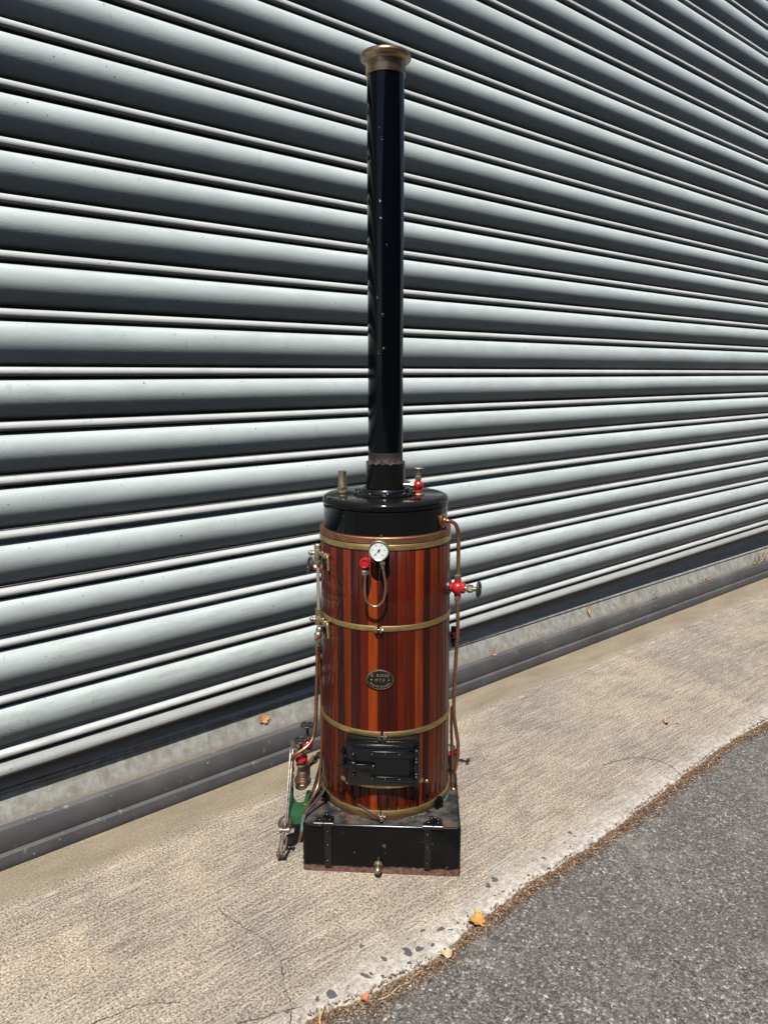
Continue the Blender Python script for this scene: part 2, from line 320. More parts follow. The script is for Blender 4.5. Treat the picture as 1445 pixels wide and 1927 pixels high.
# ------------------------------------------------------------------ mesh helpers
def basis(ax):
    z = V(ax).normalized(); t = V((0, 0, 1)) if abs(z.z) < .9 else V((1, 0, 0))
    x = t.cross(z).normalized(); return x, z.cross(x), z
class MB:
    def __init__(s): s.v = []; s.f = []; s.mi = []; s.cur = 0; s.tint = []; s.ct = (1, 1, 1, 1)
    def add(s, vs, fs):
        o = len(s.v); s.v += [V(p) for p in vs]; s.f += [[i+o for i in f] for f in fs]
        s.mi += [s.cur]*len(fs); s.tint += [s.ct]*len(fs); return s
    def lathe(s, prof, o=(0, 0, 0), ax=(0, 0, 1), seg=32, cap=True, rot=0):
        x, y, z = basis(ax); o = V(o); vs = []; fs = []
        for r, h in prof:
            for i in range(seg):
                a = 2*pi*i/seg+rot; vs.append(o + z*h + (x*cos(a)+y*sin(a))*r)
        n = len(prof)
        for j in range(n-1):
            for i in range(seg):
                i2 = (i+1) % seg; fs.append([j*seg+i, j*seg+i2, (j+1)*seg+i2, (j+1)*seg+i])
        if cap:
            if prof[0][0] > 1e-6: fs.append(list(range(seg))[::-1])
            if prof[-1][0] > 1e-6: fs.append([(n-1)*seg+i for i in range(seg)])
        return s.add(vs, fs)
    def nut(s, o, ax, r, h, rot=0):
        return s.lathe([(r*.86, 0), (r, h*.12), (r, h*.88), (r*.86, h)], V(o), ax, 6, rot=rot)
    def rod(s, a, b, r, seg=16, r2=None):
        a, b = V(a), V(b); h = (b-a).length; return s.lathe([(r, 0), (r if r2 is None else r2, h)], a, b-a, seg)
    def ball(s, o, r, ax=(0, 0, 1), sq=1.0, seg=24, lo=-1.0, hi=1.0):
        p = []
        for i in range(13):
            t = lo + (hi-lo)*i/12; t = max(-1, min(1, t)); p.append((r*sqrt(max(0, 1-t*t)), r*sq*t))
        return s.lathe(p, o, ax, seg)
    def rivet(s, o, ax, r, sq=.7): return s.ball(o, r, ax, sq, 14, 0, 1)
    def tube(s, pts, r, seg=12, sm=8, closed=False):
        P = [V(p) for p in pts]; n = len(P); out = []
        if sm > 1 and n > 2:
            rng = n if closed else n-1
            for i in range(rng):
                p0 = P[(i-1) % n] if closed or i > 0 else P[0]*2-P[1]
                p1 = P[i]; p2 = P[(i+1) % n]
                p3 = P[(i+2) % n] if closed or i+2 < n else P[-1]*2-P[-2]
                for q in range(sm):
                    t = q/sm
                    out.append(.5*((2*p1)+(p2-p0)*t+(2*p0-5*p1+4*p2-p3)*t*t+(3*p1-p0-3*p2+p3)*t**3))
            if not closed: out.append(P[-1])
        else: out = P
        m = len(out); vs = []; fs = []; up = None
        for i in range(m):
            a = out[(i-1) % m] if closed or i > 0 else out[0]; b = out[(i+1) % m] if closed or i < m-1 else out[-1]
            t = (b-a).normalized()
            if up is None: up = basis(t)[0]
            up = (up - t*up.dot(t)).normalized(); y = t.cross(up)
            for j in range(seg):
                an = 2*pi*j/seg; vs.append(out[i] + (up*cos(an)+y*sin(an))*r)
        for i in range(m if closed else m-1):
            i2 = (i+1) % m
            for j in range(seg):
                j2 = (j+1) % seg; fs.append([i*seg+j, i*seg+j2, i2*seg+j2, i2*seg+j])
        if not closed: fs += [list(range(seg))[::-1], [(m-1)*seg+j for j in range(seg)]]
        return s.add(vs, fs)
    def torus(s, o, ax, R, r, seg=40, t=10):
        x, y, z = basis(ax); return s.tube([V(o)+(x*cos(2*pi*i/seg)+y*sin(2*pi*i/seg))*R for i in range(seg)], r, t, 1, True)
    def box(s, c, size, bev=0.0, X=(1, 0, 0), Z=(0, 0, 1)):
        X = V(X).normalized(); Z = V(Z); Z = (Z-X*Z.dot(X)).normalized(); Y = Z.cross(X); c = V(c)
        bm = bmesh.new(); bmesh.ops.create_cube(bm, size=1)
        for v in bm.verts: v.co = V((v.co.x*size[0], v.co.y*size[1], v.co.z*size[2]))
        if bev: bmesh.ops.bevel(bm, geom=bm.edges[:], offset=bev, segments=3, profile=.5, affect='EDGES')
        bm.verts.index_update()
        s.add([c+X*v.co.x+Y*v.co.y+Z*v.co.z for v in bm.verts], [[v.index for v in f.verts] for f in bm.faces]); bm.free(); return s
    def prism(s, pts, o, X, Y, h, bev=0.0):
        """outline pts in the plane (X, Y) at o, extruded by h along X x Y, front rim bevelled"""
        X = V(X).normalized(); Y = V(Y).normalized(); Z = X.cross(Y); o = V(o); n = len(pts)
        area = sum(pts[i][0]*pts[(i+1) % n][1]-pts[(i+1) % n][0]*pts[i][1] for i in range(n))
        if area < 0: pts = pts[::-1]
        cx = sum(p[0] for p in pts)/n; cy = sum(p[1] for p in pts)/n
        rows = [(0, 0.0)] + ([(h-bev, 0), (h-bev*.3, .3*bev), (h, bev)] if bev else [(h, 0)])
        vs = []; fs = []
        for hh, ins in rows:
            for i, (a, b) in enumerate(pts):
                p0 = V((pts[i-1][0], pts[i-1][1])); p1 = V((a, b)); p2 = V((pts[(i+1) % n][0], pts[(i+1) % n][1]))
                e1 = (p1-p0).normalized(); e2 = (p2-p1).normalized()
                nn = V((-(e1.y+e2.y), e1.x+e2.x)); nn = nn.normalized() if nn.length > 1e-6 else V((0, 0))
                q = p1 + nn*ins; vs.append(o+X*q.x+Y*q.y+Z*hh)
        m = len(rows)
        for j in range(m-1):
            for i in range(n): i2 = (i+1) % n; fs.append([j*n+i, j*n+i2, (j+1)*n+i2, (j+1)*n+i])
        fs.append(list(range(n))[::-1]); fs.append([(m-1)*n+i for i in range(n)])
        return s.add(vs, fs)
    def extrude_profile(s, prof, x0, x1, nx=1, closed=False, wob=None):
        """profile of (y, z) swept along x"""
        n = len(prof); vs = []; fs = []
        for i in range(nx+1):
            x = x0+(x1-x0)*i/nx
            vs += [V((x, p[0]+(wob(x, p[1])[0] if wob else 0), p[1]+(wob(x, p[1])[1] if wob else 0))) for p in prof]
        for i in range(nx):
            for j in range(n if closed else n-1):
                j2 = (j+1) % n; fs.append([i*n+j, (i+1)*n+j, (i+1)*n+j2, i*n+j2])
        if closed: fs += [list(range(n)), [nx*n+j for j in range(n)][::-1]]
        return s.add(vs, fs)
    def build(s, name, mats, parent=None, ang=38, mw=None, attr=None, flat=False, fixn=True):
        me = bpy.data.meshes.new(name); me.from_pydata([tuple(v) for v in s.v], [], s.f); me.update()
        if not isinstance(mats, (list, tuple)): mats = [mats]
        for m in mats: me.materials.append(m)
        me.polygons.foreach_set('material_index', s.mi)
        if attr:
            ca = me.color_attributes.new(attr, 'FLOAT_COLOR', 'CORNER'); k = 0
            for p, t in zip(me.polygons, s.tint):
                for li in p.loop_indices: ca.data[li].color = t
        if fixn:
            bm = bmesh.new(); bm.from_mesh(me); bmesh.ops.recalc_face_normals(bm, faces=bm.faces); bm.to_mesh(me); bm.free()
        if not flat:
            me.polygons.foreach_set('use_smooth', [True]*len(me.polygons)); me.set_sharp_from_angle(angle=radians(ang))
        o = bpy.data.objects.new(name, me); COL.objects.link(o)
        if parent: o.parent = parent
        if mw is not None: o.matrix_world = mw
        return o
def tag(o, label=None, cat=None, group=None, kind=None):
    for a, b in (('label', label), ('category', cat), ('group', group), ('kind', kind)):
        if b: o[a] = b
    return o
def empty(name, mw, label, cat):
    o = bpy.data.objects.new(name, None); COL.objects.link(o); o.matrix_world = mw; o.empty_display_size = .1
    return tag(o, label, cat)
def rrect(x0, y0, x1, y1, r, n=5):
    p = []
    for cx, cy, a in ((x1-r, y1-r, 0), (x0+r, y1-r, 90), (x0+r, y0+r, 180), (x1-r, y0+r, 270)):
        for i in range(n+1): t = radians(a+90*i/n); p.append((cx+r*cos(t), cy+r*sin(t)))
    return p
def wheel(mb, o, ax, R, spokes=4, rim=.0022, hub=.004, rot=0.0):
    """small cast hand wheel; ax points outward to the user"""
    x, y, z = basis(ax); o = V(o)
    mb.torus(o, ax, R-rim, rim*1.25)
    for i in range(spokes):
        a = rot+2*pi*i/spokes; d = x*cos(a)+y*sin(a)
        mb.tube([o, o+d*(R*.5), o+d*(R-rim)], rim*.85, 8, 1)
    # web with lightening holes: an annulus just behind the spokes
    mb.lathe([(hub, -rim*.4), (R*.55, -rim*.3), (R*.55, rim*.3), (hub, rim*.5)], o, ax, 24, False)
    mb.lathe([(0, -rim*1.8), (hub, -rim*1.7), (hub, rim*1.2), (hub*.6, rim*1.9), (0, rim*2.1)], o, ax, 16)

# ------------------------------------------------------------------ ground: road, concrete apron
EDGE = [(-.461, .727), (-.346, .751), (-.192, .767), (-.124, .757), (.033, .746), (.215, .752), (.403, .756), (.577, .747),
        (.768, .741), (.931, .736), (1.139, .731), (1.3, .745)]
def edge_n(s):
    base = .748
    if s <= EDGE[0][0]: base = EDGE[0][1]+(s-EDGE[0][0])*.08*exp((s+.461)*1.5)
    elif s >= EDGE[-1][0]: base = EDGE[-1][1]
    else:
        for (a, b), (c, d) in zip(EDGE, EDGE[1:]):
            if a <= s <= c: t = (s-a)/(c-a); t = t*t*(3-2*t); base = b+(d-b)*t; break
    jag = noise.noise(V((s*14, 1.3, 0)))*.007 + noise.noise(V((s*55, 5.1, 0)))*.0055 + noise.noise(V((s*170, 9.1, 0)))*.0025
    return base + jag
road = MB(); q = 150.0
road.add([G(-q, -q, -.009), G(q, -q, -.009), G(q, q, -.009), G(-q, q, -.009)], [[0, 1, 2, 3]])
ro = road.build('road', ASPH, mw=M_GRND, flat=True); tag(ro, kind='structure')
ap = MB(); s0, s1, st = -2.2, 9.0, .004; ns = int((s1-s0)/st); vs = []; fs = []
rows = [-.6, 0.0, .3, .6, .70, 'e3', 'e2', 'e', 'd', 'dd']
for i in range(ns+1):
    s = s0+st*i; e = edge_n(s)
    rough = lambda a, f: noise.noise(V((s*f, a*31, 2.2)))
    for r in rows:
        if r == 'e3': vs.append(G(s, e-.022, .0002+rough(1, 60)*.0006))
        elif r == 'e2': vs.append(G(s, e-.010, -.0004+rough(2, 80)*.0012))
        elif r == 'e': vs.append(G(s, e-.003, -.0022+rough(3, 90)*.002))
        elif r == 'd': vs.append(G(s, e, -.006+rough(4, 90)*.002))
        elif r == 'dd': vs.append(G(s, e+.003, -.05))
        else: vs.append(G(s, min(r, e-.03), 0))
m = len(rows)
for i in range(ns):
    for j in range(m-1): fs.append([i*m+j, i*m+j+1, (i+1)*m+j+1, (i+1)*m+j])
ap.add(vs, fs); apo = ap.build('pavement', CONC, mw=M_GRND, ang=60); tag(apo, kind='structure')

# cracks: thin dirt-filled lines; exposed stones of the slab's worn edge
ck = MB()
def crack(pts, wd, z=.0012):
    P = []
    for a, b in zip(pts, pts[1:]):
        k_ = max(2, int(hypot(b[0]-a[0], b[1]-a[1])/.006))
        for i in range(k_):
            t = i/k_; P.append((a[0]+(b[0]-a[0])*t+random.uniform(-.0022, .0022), a[1]+(b[1]-a[1])*t+random.uniform(-.0022, .0022)))
    P.append(pts[-1]); vs = []; fs = []
    for i, p in enumerate(P):
        a = P[max(0, i-1)]; b = P[min(len(P)-1, i+1)]; dx, dy = b[0]-a[0], b[1]-a[1]; l_ = hypot(dx, dy) or 1
        w_ = wd*random.uniform(.25, 1.2); vs += [G(p[0]-dy/l_*w_, p[1]+dx/l_*w_, z), G(p[0]+dy/l_*w_, p[1]-dx/l_*w_, z)]
    for i in range(len(P)-1): fs.append([2*i, 2*i+1, 2*i+3, 2*i+2])
    ck.add(vs, fs)
crack([(-.44, .40), (-.43, .47), (-.415, .532), (-.424, .594), (-.447, .639), (-.469, .695), (-.49, .722)], .0009)
crack([(-.424, .594), (-.36, .61), (-.33, .60)], .0006)
crack([(-.455, .70), (-.56, .66), (-.66, .665), (-.8, .63)], .0009)
crack([(-1.0, .42), (-.86, .44), (-.78, .50), (-.66, .52), (-.60, .56)], .0007)
crack([(.649, .572), (.70, .585), (.763, .61), (.785, .65), (.789, .692), (.762, .736)], .0012)
cko = ck.build('crack', m_plain('crack_dirt', (.05, .04, .033), .95), apo, flat=True, fixn=False)
stn = MB()
spots = []
for i in range(48):
    s = random.uniform(-.55, 1.7); n_ = edge_n(s)-abs(random.gauss(.012, .02))-.006
    spots.append((s, n_, random.choice([.002, .0028, .0035, .005])))
spots += [(-.235, .728, .014), (-.213, .735, .009), (-.147, .725, .011), (-.175, .705, .006), (-.33, .722, .012), (-.40, .715, .012), (-.425, .705, .008),
          (.02, .70, .010), (.045, .695, .009), (-.28, .71, .008), (-.29, .66, .005), (.31, .70, .006), (1.56, .28, .006), (1.6, .27, .005)]
for s, n_, r in spots:
    k_ = random.randint(8, 12); a0 = random.random()*6; el = random.uniform(.45, 1); ro_ = random.random()*3
    pts = []
    for i in range(k_):
        a = a0+2*pi*i/k_; rr = r*random.uniform(.45, 1.2); x_, y_ = rr*cos(a), rr*sin(a)*el
        pts.append((x_*cos(ro_)-y_*sin(ro_), x_*sin(ro_)+y_*cos(ro_)))
    vs = [G(s+a, n_+b, .0016) for a, b in pts]+[G(s, n_, .0022)]
    stn.add(vs, [[i, (i+1) % k_, k_] for i in range(k_)])
sto = stn.build('exposed_stones', m_plain('bluestone', (.10, .10, .10), .75, 0, 0, .5, 40), apo, ang=20, fixn=False); tag(sto, kind='stuff')

# unseen brick building added across the street to darken what the polished blacks mirror
def m_brick():
    k = NT('old_brick'); t = k.n('ShaderNodeTexBrick'); k.l(k.mp(rot=(pi/2, 0, 0)), t.inputs[0])
    t.inputs['Scale'].default_value = 4; t.inputs['Color1'].default_value = (.13, .06, .04, 1); t.inputs['Color2'].default_value = (.09, .04, .03, 1); t.inputs['Mortar'].default_value = (.12, .11, .1, 1)
    k.set(Base_Color=t.outputs[0], Roughness=.9); return k.m
wh = empty('added_warehouse', M_SHUT, 'unseen dark brick building added across the street for dark reflections', 'building')
m_ = MB(); m_.box((3, -15.0, 3.6), (60, 6, 7.6)); m_.build('wall', m_brick(), wh)
m_ = MB(); m_.box((3, -14.9, 7.55), (60.6, 6.6, .3), .05); m_.build('parapet', m_plain('stone_coping', (.2, .19, .17), .8), wh)
for i in range(-6, 8):
    m_ = MB(); m_.box((3+i*4.0, -11.985, 4.2), (1.8, .07, 2.2), .01); w_ = m_.build('window', m_plain('window_frame', (.06, .06, .06), .6) if i == -6 else bpy.data.materials['window_frame'], wh)
    m_ = MB(); m_.box((3+i*4.0, -11.94, 4.2), (1.6, .03, 2.0)); m_.build('pane', m_plain('dark_glass', (.01, .012, .014), .08) if i == -6 else bpy.data.materials['dark_glass'], w_)

# ------------------------------------------------------------------ leaf litter in the joint between slab and road
TANS = [(.22, .12, .055), (.16, .08, .04), (.10, .055, .03), (.34, .22, .11), (.42, .32, .19), (.26, .10, .04), (.07, .04, .025), (.12, .07, .04), (.18, .12, .07), (.40, .34, .25)]
lt = MB()
def chip(mb, c, ln, wd, ang, tilt, roll, col):
    d = V((cos(ang)*cos(tilt), sin(ang)*cos(tilt), sin(tilt))); sd = V((-sin(ang), cos(ang), roll)).normalized()
    c = V(c); up = V((0, 0, wd*.35)); mb.ct = (*col, 1)
    mb.add([c-d*ln, c-sd*wd, c+d*ln, c+sd*wd, c+up], [[0, 1, 4], [1, 2, 4], [2, 3, 4], [3, 0, 4]])
for i in range(20000):
    s = random.uniform(-1.5, 5.5) if random.random() < .35 else random.uniform(-.6, 1.6)
    e = edge_n(s); wv = .5+.9*max(0, noise.noise(V((s*4.3, 3, 1)))+.35)
    g_ = random.gauss(0, 1); n_ = e+.009+abs(g_)*.0145*wv*(1 if g_ > 0 else -.4)
    h = max(-.006, .004-abs(n_-e-.012)*.35)*random.random()+(-.007 if n_ > e else .001)
    c = random.choice(TANS); f_ = random.uniform(.5, 1.25); c = tuple(min(.8, x*f_) for x in c)
    if random.random() < .06: ln, wd = random.uniform(.006, .016), random.uniform(.0005, .001)
    else: ln, wd = random.uniform(.0013, .0042), random.uniform(.0007, .0022)
    chip(lt, G(s, n_, h+.0015), ln, wd, random.random()*6.3, random.uniform(-.5, .6), random.uniform(-.7, .7), c)
for i in range(420):     # strays on the road and pavement
    s = random.uniform(-.9, 3); e = edge_n(s)
    n_ = e+random.expovariate(9) if random.random() < .75 else random.uniform(0, e); z = -.0075 if n_ > e else .0012
    chip(lt, G(s, n_, z), random.uniform(.0012, .004), random.uniform(.0006, .0018), random.random()*6, 0, .3, random.choice(TANS))
lo = lt.build('leaf_litter', LITTER, mw=M_GRND, attr='tint', flat=True, fixn=False)
tag(lo, kind='stuff')

# single leaves
def leaf(name, pos, mw, X, Y, pts, col, curl, label, cat='leaf', stem=None):
    """outline in X-Y with a raised curled surface of real thickness"""
    mb = MB(); mb.ct = (*col, 1); X = V(X).normalized(); Y = V(Y).normalized(); Z = X.cross(Y).normalized(); n = len(pts)
    cx = sum(p[0] for p in pts)/n; cy = sum(p[1] for p in pts)/n; R = max(hypot(p[0]-cx, p[1]-cy) for p in pts)
    vs = []
    for lay in (0.0, -.0004):
        for k_ in (1.0, .66, .33):
            for a, b in pts:
                x_, y_ = cx+(a-cx)*k_, cy+(b-cy)*k_
                h = curl*((x_-cx)/R)**2*R + curl*.5*((y_-cy)/R)**3*R + noise.noise(V((x_*120, y_*120, curl)))*.0016
                vs.append(X*x_+Y*y_+Z*(h+lay+.0025))
        vs.append(X*cx+Y*cy+Z*(lay+.0025))
    fs = []; h_ = 3*n+1
    for lay in (0, 1):
        o_ = lay*h_
        for r in range(2):
            for i in range(n):
                f = [o_+r*n+i, o_+r*n+(i+1) % n, o_+(r+1)*n+(i+1) % n, o_+(r+1)*n+i]; fs.append(f if lay == 0 else f[::-1])
        for i in range(n):
            f = [o_+2*n+i, o_+2*n+(i+1) % n, o_+3*n]; fs.append(f if lay == 0 else f[::-1])
    for i in range(n): fs.append([i, h_+i, h_+(i+1) % n, (i+1) % n])
    mb.add(vs, fs)
    o = mb.build(name, LITTER, mw=mw @ Matrix.Translation(pos), attr='tint', ang=70)
    if stem:
        sm_ = MB(); sm_.ct = (*[c*.7 for c in col], 1); sm_.tube([X*a+Y*b+Z*.002 for a, b in stem], .0006, 6, 4)
        sm_.build('leaf_stalk', LITTER, o, attr='tint')
    return tag(o, label, cat, 'dead leaves around the boiler')
def ragged(a, b, k=14, j=.25):
    return [(a*cos(2*pi*i/k)*random.uniform(1-j, 1+j), b*sin(2*pi*i/k)*random.uniform(1-j, 1+j)) for i in range(k)]
SX, SZ = (1, 0, 0), (0, 0, 1)
# on the plate under the shutter: facing the street, a bit tilted
leaf('dead_leaf', (-.0525, .0415, .1285), M_GRND, (1, -.06, -.35), (.3, .36, 1), ragged(.017, .013, 26, .30), (.60, .30, .12), .45,
     'crumpled orange leaf caught on the galvanised strip left of the boiler')
leaf('dead_leaf', (1.488, .0405, .128), M_GRND, (1, -.1, .45), (-.4, .40, 1), [(-.007, -.026), (.002, -.02), (.008, -.006), (.006, .008), (.010, .03), (.001, .016), (-.007, .006), (-.009, -.01)], (.56, .36, .15), .7,
     'narrow tan leaf leaning on the metal strip right of the boiler')
leaf('dead_leaf', (.884, .019, .0895), M_GRND, (1, 0, 0), (0, 1, 0), ragged(.012, .005, 9), (.45, .27, .15), .3, 'small brown leaf scrap on the ledge of the black rubber strip')
leaf('dead_leaf', G(-.078, .755, .001), M_GRND, (1, .2, .1), (-.2, 1, .1), ragged(.017, .013, 24, .42), (.55, .27, .06), .6, 'bright orange crumpled leaf among litter at the kerb joint')
leaf('dead_leaf', G(-.365, .757, .0), M_GRND, (1, .5, .1), (-.5, 1, .2), ragged(.008, .006, 10), (.50, .17, .07), .8, 'small reddish leaf in the litter near the lower left end of the joint')
leaf('dead_leaf', G(-.185, .778, .0), M_GRND, (1, -.5, .1), (.5, 1, .2), ragged(.013, .007, 11), (.55, .42, .25), .8, 'pale curled leaf in the litter below the bright orange one')
leaf('dead_leaf', G(1.025, .552, .001), M_GRND, (1, .9, .1), (-.9, 1, 0), [(-.022, 0), (-.008, .005), (.006, .006), (.022, .001), (.008, -.006), (-.008, -.005)], (.40, .22, .09), .6,
     'curled brown leaf lying alone on the pavement right of the boiler', stem=[(-.022, 0), (-.03, .008)])
leaf('dead_leaf', G(1.055, .575, .001), M_GRND, (1, .2, 0), (-.2, 1, 0), [(-.02, 0), (0, .0025), (.02, 0), (0, -.0025)], (.55, .38, .17), .2,
     'thin straw coloured leaf blade beside the curled brown leaf')
tw = MB(); tw.ct = (.5, .4, .24, 1); tw.tube([G(-.345, .770, -.004), G(-.325, .776, -.003), G(-.30, .772, -.004), G(-.275, .777, -.004)], .0010, 6, 5)
tw.ct = (.45, .33, .18, 1); tw.tube([G(-.275, .777, -.004), G(-.262, .772, .0)], .0007, 6, 2)
tag(tw.build('twig', LITTER, mw=M_GRND, attr='tint'), 'pale bent twig lying across the litter on the road edge', 'twig')
tw = MB(); tw.ct = (.60, .42, .16, 1); tw.tube([G(-.455, .757, -.002), G(-.447, .742, .002), G(-.43, .73, .004)], .0018, 6, 4)
tag(tw.build('twig', LITTER, mw=M_GRND, attr='tint'), 'thick yellow straw at the lower left end of the litter', 'twig')
def tuft(s, n_, z, k_, hgt, label, sp=.02):
    mb = MB(); mb.ct = (.3, .2, .1, 1); mb.tube([G(s-sp*1.3, n_, z), G(s, n_+.002, z+.001), G(s+sp*1.3, n_, z)], .0014, 6, 4)
    for i in range(k_):
        mb.ct = (*random.choice([(.55, .42, .2), (.48, .33, .15), (.38, .25, .12), (.6, .5, .3)]), 1)
        x0 = s+max(-sp*1.25, min(sp*1.25, random.gauss(0, sp*.5))); a = random.gauss(0, .8); h = hgt*random.uniform(.5, 1.1)
        mb.tube([G(x0, n_, z), G(x0+sin(a)*h*.5, n_+.006, z+h*.6), G(x0+sin(a)*h, n_+random.uniform(-.004, .016), z+h*random.uniform(.5, 1))], .0009, 5, 3)
        if random.random() < .6 and k_ > 20: chip(mb, G(x0+random.gauss(0, sp*.4), n_+.006, z+h*random.random()), .007, .003, random.random()*6, random.random(), .4, mb.ct[:3])
    return tag(mb.build('dry_grass_tuft', LITTER, mw=M_GRND, attr='tint'), label, 'dry grass')
tuft(3.07, -.022, .092, 26, .075, 'clump of dry straw standing on the metal strip at the far right', .07)
tuft(2.45, -.022, .092, 9, .04, 'sparse dry straw on the metal strip between boiler and far clump', .05)
tuft(1.98, -.024, .100, 4, .03, 'few dry stalks stuck where the rubber strip is joined', .02)

# ------------------------------------------------------------------ roller shutter
shutter = empty('roller_shutter', M_SHUT, 'closed pale grey steel roller shutter with wide curved slats behind the boiler', 'roller shutter')
JZ = [.240, .3595, .481, .590, .7085, .8197, .929, 1.038, 1.152, 1.262, 1.368, 1.4716, 1.5756, 1.683]
while JZ[-1] < 3.7: JZ.append(JZ[-1]+.1085)
SX0, SX1 = -3.2, 9.5; Y0 = .044
cu = MB()
bulge = [(-.010, 1.01), (.0085, .985), (.0168, .945), (.0224, .888), (.0260, .81), (.0280, .72), (.0286, .625), (.0276, .53), (.0252, .435), (.0214, .34), (.0162, .24), (.0098, .14), (.0, .045), (-.012, -.01)]
bead = [(-.012, .0225), (-.002, .0240), (.0075, .0242), (.0128, .0226), (.0162, .0195), (.0175, .0155), (.0170, .0112), (.0145, .0078), (.0095, .0058), (.002, .0050), (-.003, .0035), (-.002, 0.0)]
offs = [random.uniform(-.0022, .0022) for _ in JZ]; offs[4] = .006; offs[8] = -.003
def densify(p, k=2):
    out = []
    for i in range(len(p)-1):
        for j in range(k):
            t = j/k; p0 = p[max(0, i-1)]; p1 = p[i]; p2 = p[i+1]; p3 = p[min(len(p)-1, i+2)]
            out.append(tuple(.5*((2*p1[q])+(p2[q]-p0[q])*t+(2*p0[q]-5*p1[q]+4*p2[q]-p3[q])*t*t+(3*p1[q]-p0[q]-3*p2[q]+p3[q])*t**3) for q in (0, 1)))
    out.append(p[-1]); return out
for i in range(len(JZ)-1):
    z0, z1 = JZ[i], JZ[i+1]; zb = z0+.0245; o_ = offs[i]
    pr = densify([(Y0-u, zb+(z1-zb)*t) for u, t in bulge], 2)
    wv_ = lambda x, z, i=i: (noise.noise(V((x*1.1, z*9, i*7.3)))*.0014+noise.noise(V((x*4.5, z*24, i*3.1)))*.00055, noise.noise(V((x*.7, 3.3, i*5.1)))*.0007)
    ks = 1+random.uniform(-.07, .07); pr = [(Y0-(Y0-y)*ks, z) for y, z in pr]
    cu.cur = 0; cu.extrude_profile(pr, SX0, SX1, 260, wob=wv_)
    cu.cur = 1; cu.extrude_profile(densify([(Y0-u-o_*(.2 < i_/10 < .9), z0+h) for i_, (u, h) in enumerate(bead)], 2), SX0, SX1, 120, wob=wv_)
cu.build('curtain', [SLAT, BEAD], shutter, ang=50, fixn=True)
br_ = MB()      # bottom rail: two rounded ribs with a groove
rail = [(.002, .240), (-.001, .2385), (.004, .237), (.012, .2345), (.0195, .2285), (.0215, .2215), (.0195, .2145), (.012, .2085), (.003, .205), (-.002, .198), (-.004, .17), (-.03, .17), (-.03, .24)]
br_.extrude_profile([(Y0-u-.008*(u > 0), z) for u, z in rail], SX0, SX1, 1, True)
br_.build('bottom_rail', RAILM, shutter, ang=50)
pl = MB(); pl.extrude_profile([(.029, .0885), (.0530, .146), (.0505, .1470), (.0490, .1510), (.0510, .1550), (.0555, .1560), (.0605, .1545), (.0625, .146), (.0625, .0885)], SX0, SX1, 1, True)
pl.build('seal_plate', GALV, shutter, mw=M_GRND, ang=50)
JT = 1.79
for a, b in ((SX0, JT-.0012), (JT+.0012, SX1)):
    rb = MB(); rb.extrude_profile([(.0035, .0006), (.0020, .004), (.0012, .018), (.0018, .0315), (.004, .0345), (.0115, .0352), (.0098, .0400), (.0086, .060), (.0095, .080), (.0118, .0870), (.014, .0885), (.0288, .0892), (.0288, .0006)], a, b, 1, True)
    rb.build('rubber_seal', RUBBER, shutter, mw=M_GRND, ang=32)
# white fluff and a few crumbs caught on the ribs
fl = MB()
for s, y, z in [(.55, .021, .222), (.60, .022, .224), (.72, .021, .222), (-.30, .022, .225), (-.24, .021, .226), (2.86, .02, .935), (2.92, .02, .935), (1.0, .022, .224), (-.72, .02, .22), (1.9, .02, .222), (2.3, .02, .22)]:
    fl.ct = (.62, .6, .55, 1)
    for k_ in range(3):
        a = random.uniform(-1, 1); fl.tube([V((s, y, z)), V((s+.006*a, y-.002, z+.003)), V((s+.012*a, y-.001, z+random.uniform(-.006, .006)))], .00055, 5, 3)
for i in range(60):
    s = random.uniform(-.8, 3.5); fl.ct = (*random.choice([(.07, .05, .04), (.5, .45, .38), (.3, .2, .1)]), 1)
    if i % 2: p = V((s, random.uniform(.016, .027), .0895)); 
    else: p = V((s, .0150, .2290))
    chip(fl, p, random.uniform(.001, .003), .001, random.random()*6, .2, .3, fl.ct[:3])
o = fl.build('caught_fluff', LITTER, shutter, attr='tint', fixn=False); tag(o, kind='stuff')

# ------------------------------------------------------------------ the boiler
boiler = empty('vertical_boiler', M_BOIL, 'model vertical steam boiler clad in polished mahogany staves with tall black chimney and side pump', 'steam boiler')
def part(mb, name, mat, parent=None, **k): return mb.build(name, mat, parent or boiler, **k)
HB = .1675
# base box (ash box): rounded uprights, rounded front top edge
b = MB(); bm = bmesh.new(); bmesh.ops.create_cube(bm, size=1)
for v in bm.verts: v.co = V((v.co.x*2*HB, v.co.y*2*HB, (v.co.z+.5)*.1125))
ed = [e for e in bm.edges if not (abs(e.verts[0].co.z) < 1e-5 and abs(e.verts[1].co.z) < 1e-5)]
bmesh.ops.bevel(bm, geom=ed, offset=.0085, segments=5, profile=.5, affect='EDGES'); bm.verts.index_update()
b.add([v.co.copy() for v in bm.verts], [[v.index for v in f.verts] for f in bm.faces]); bm.free()
box = part(b, 'base_box', BASE, ang=40)
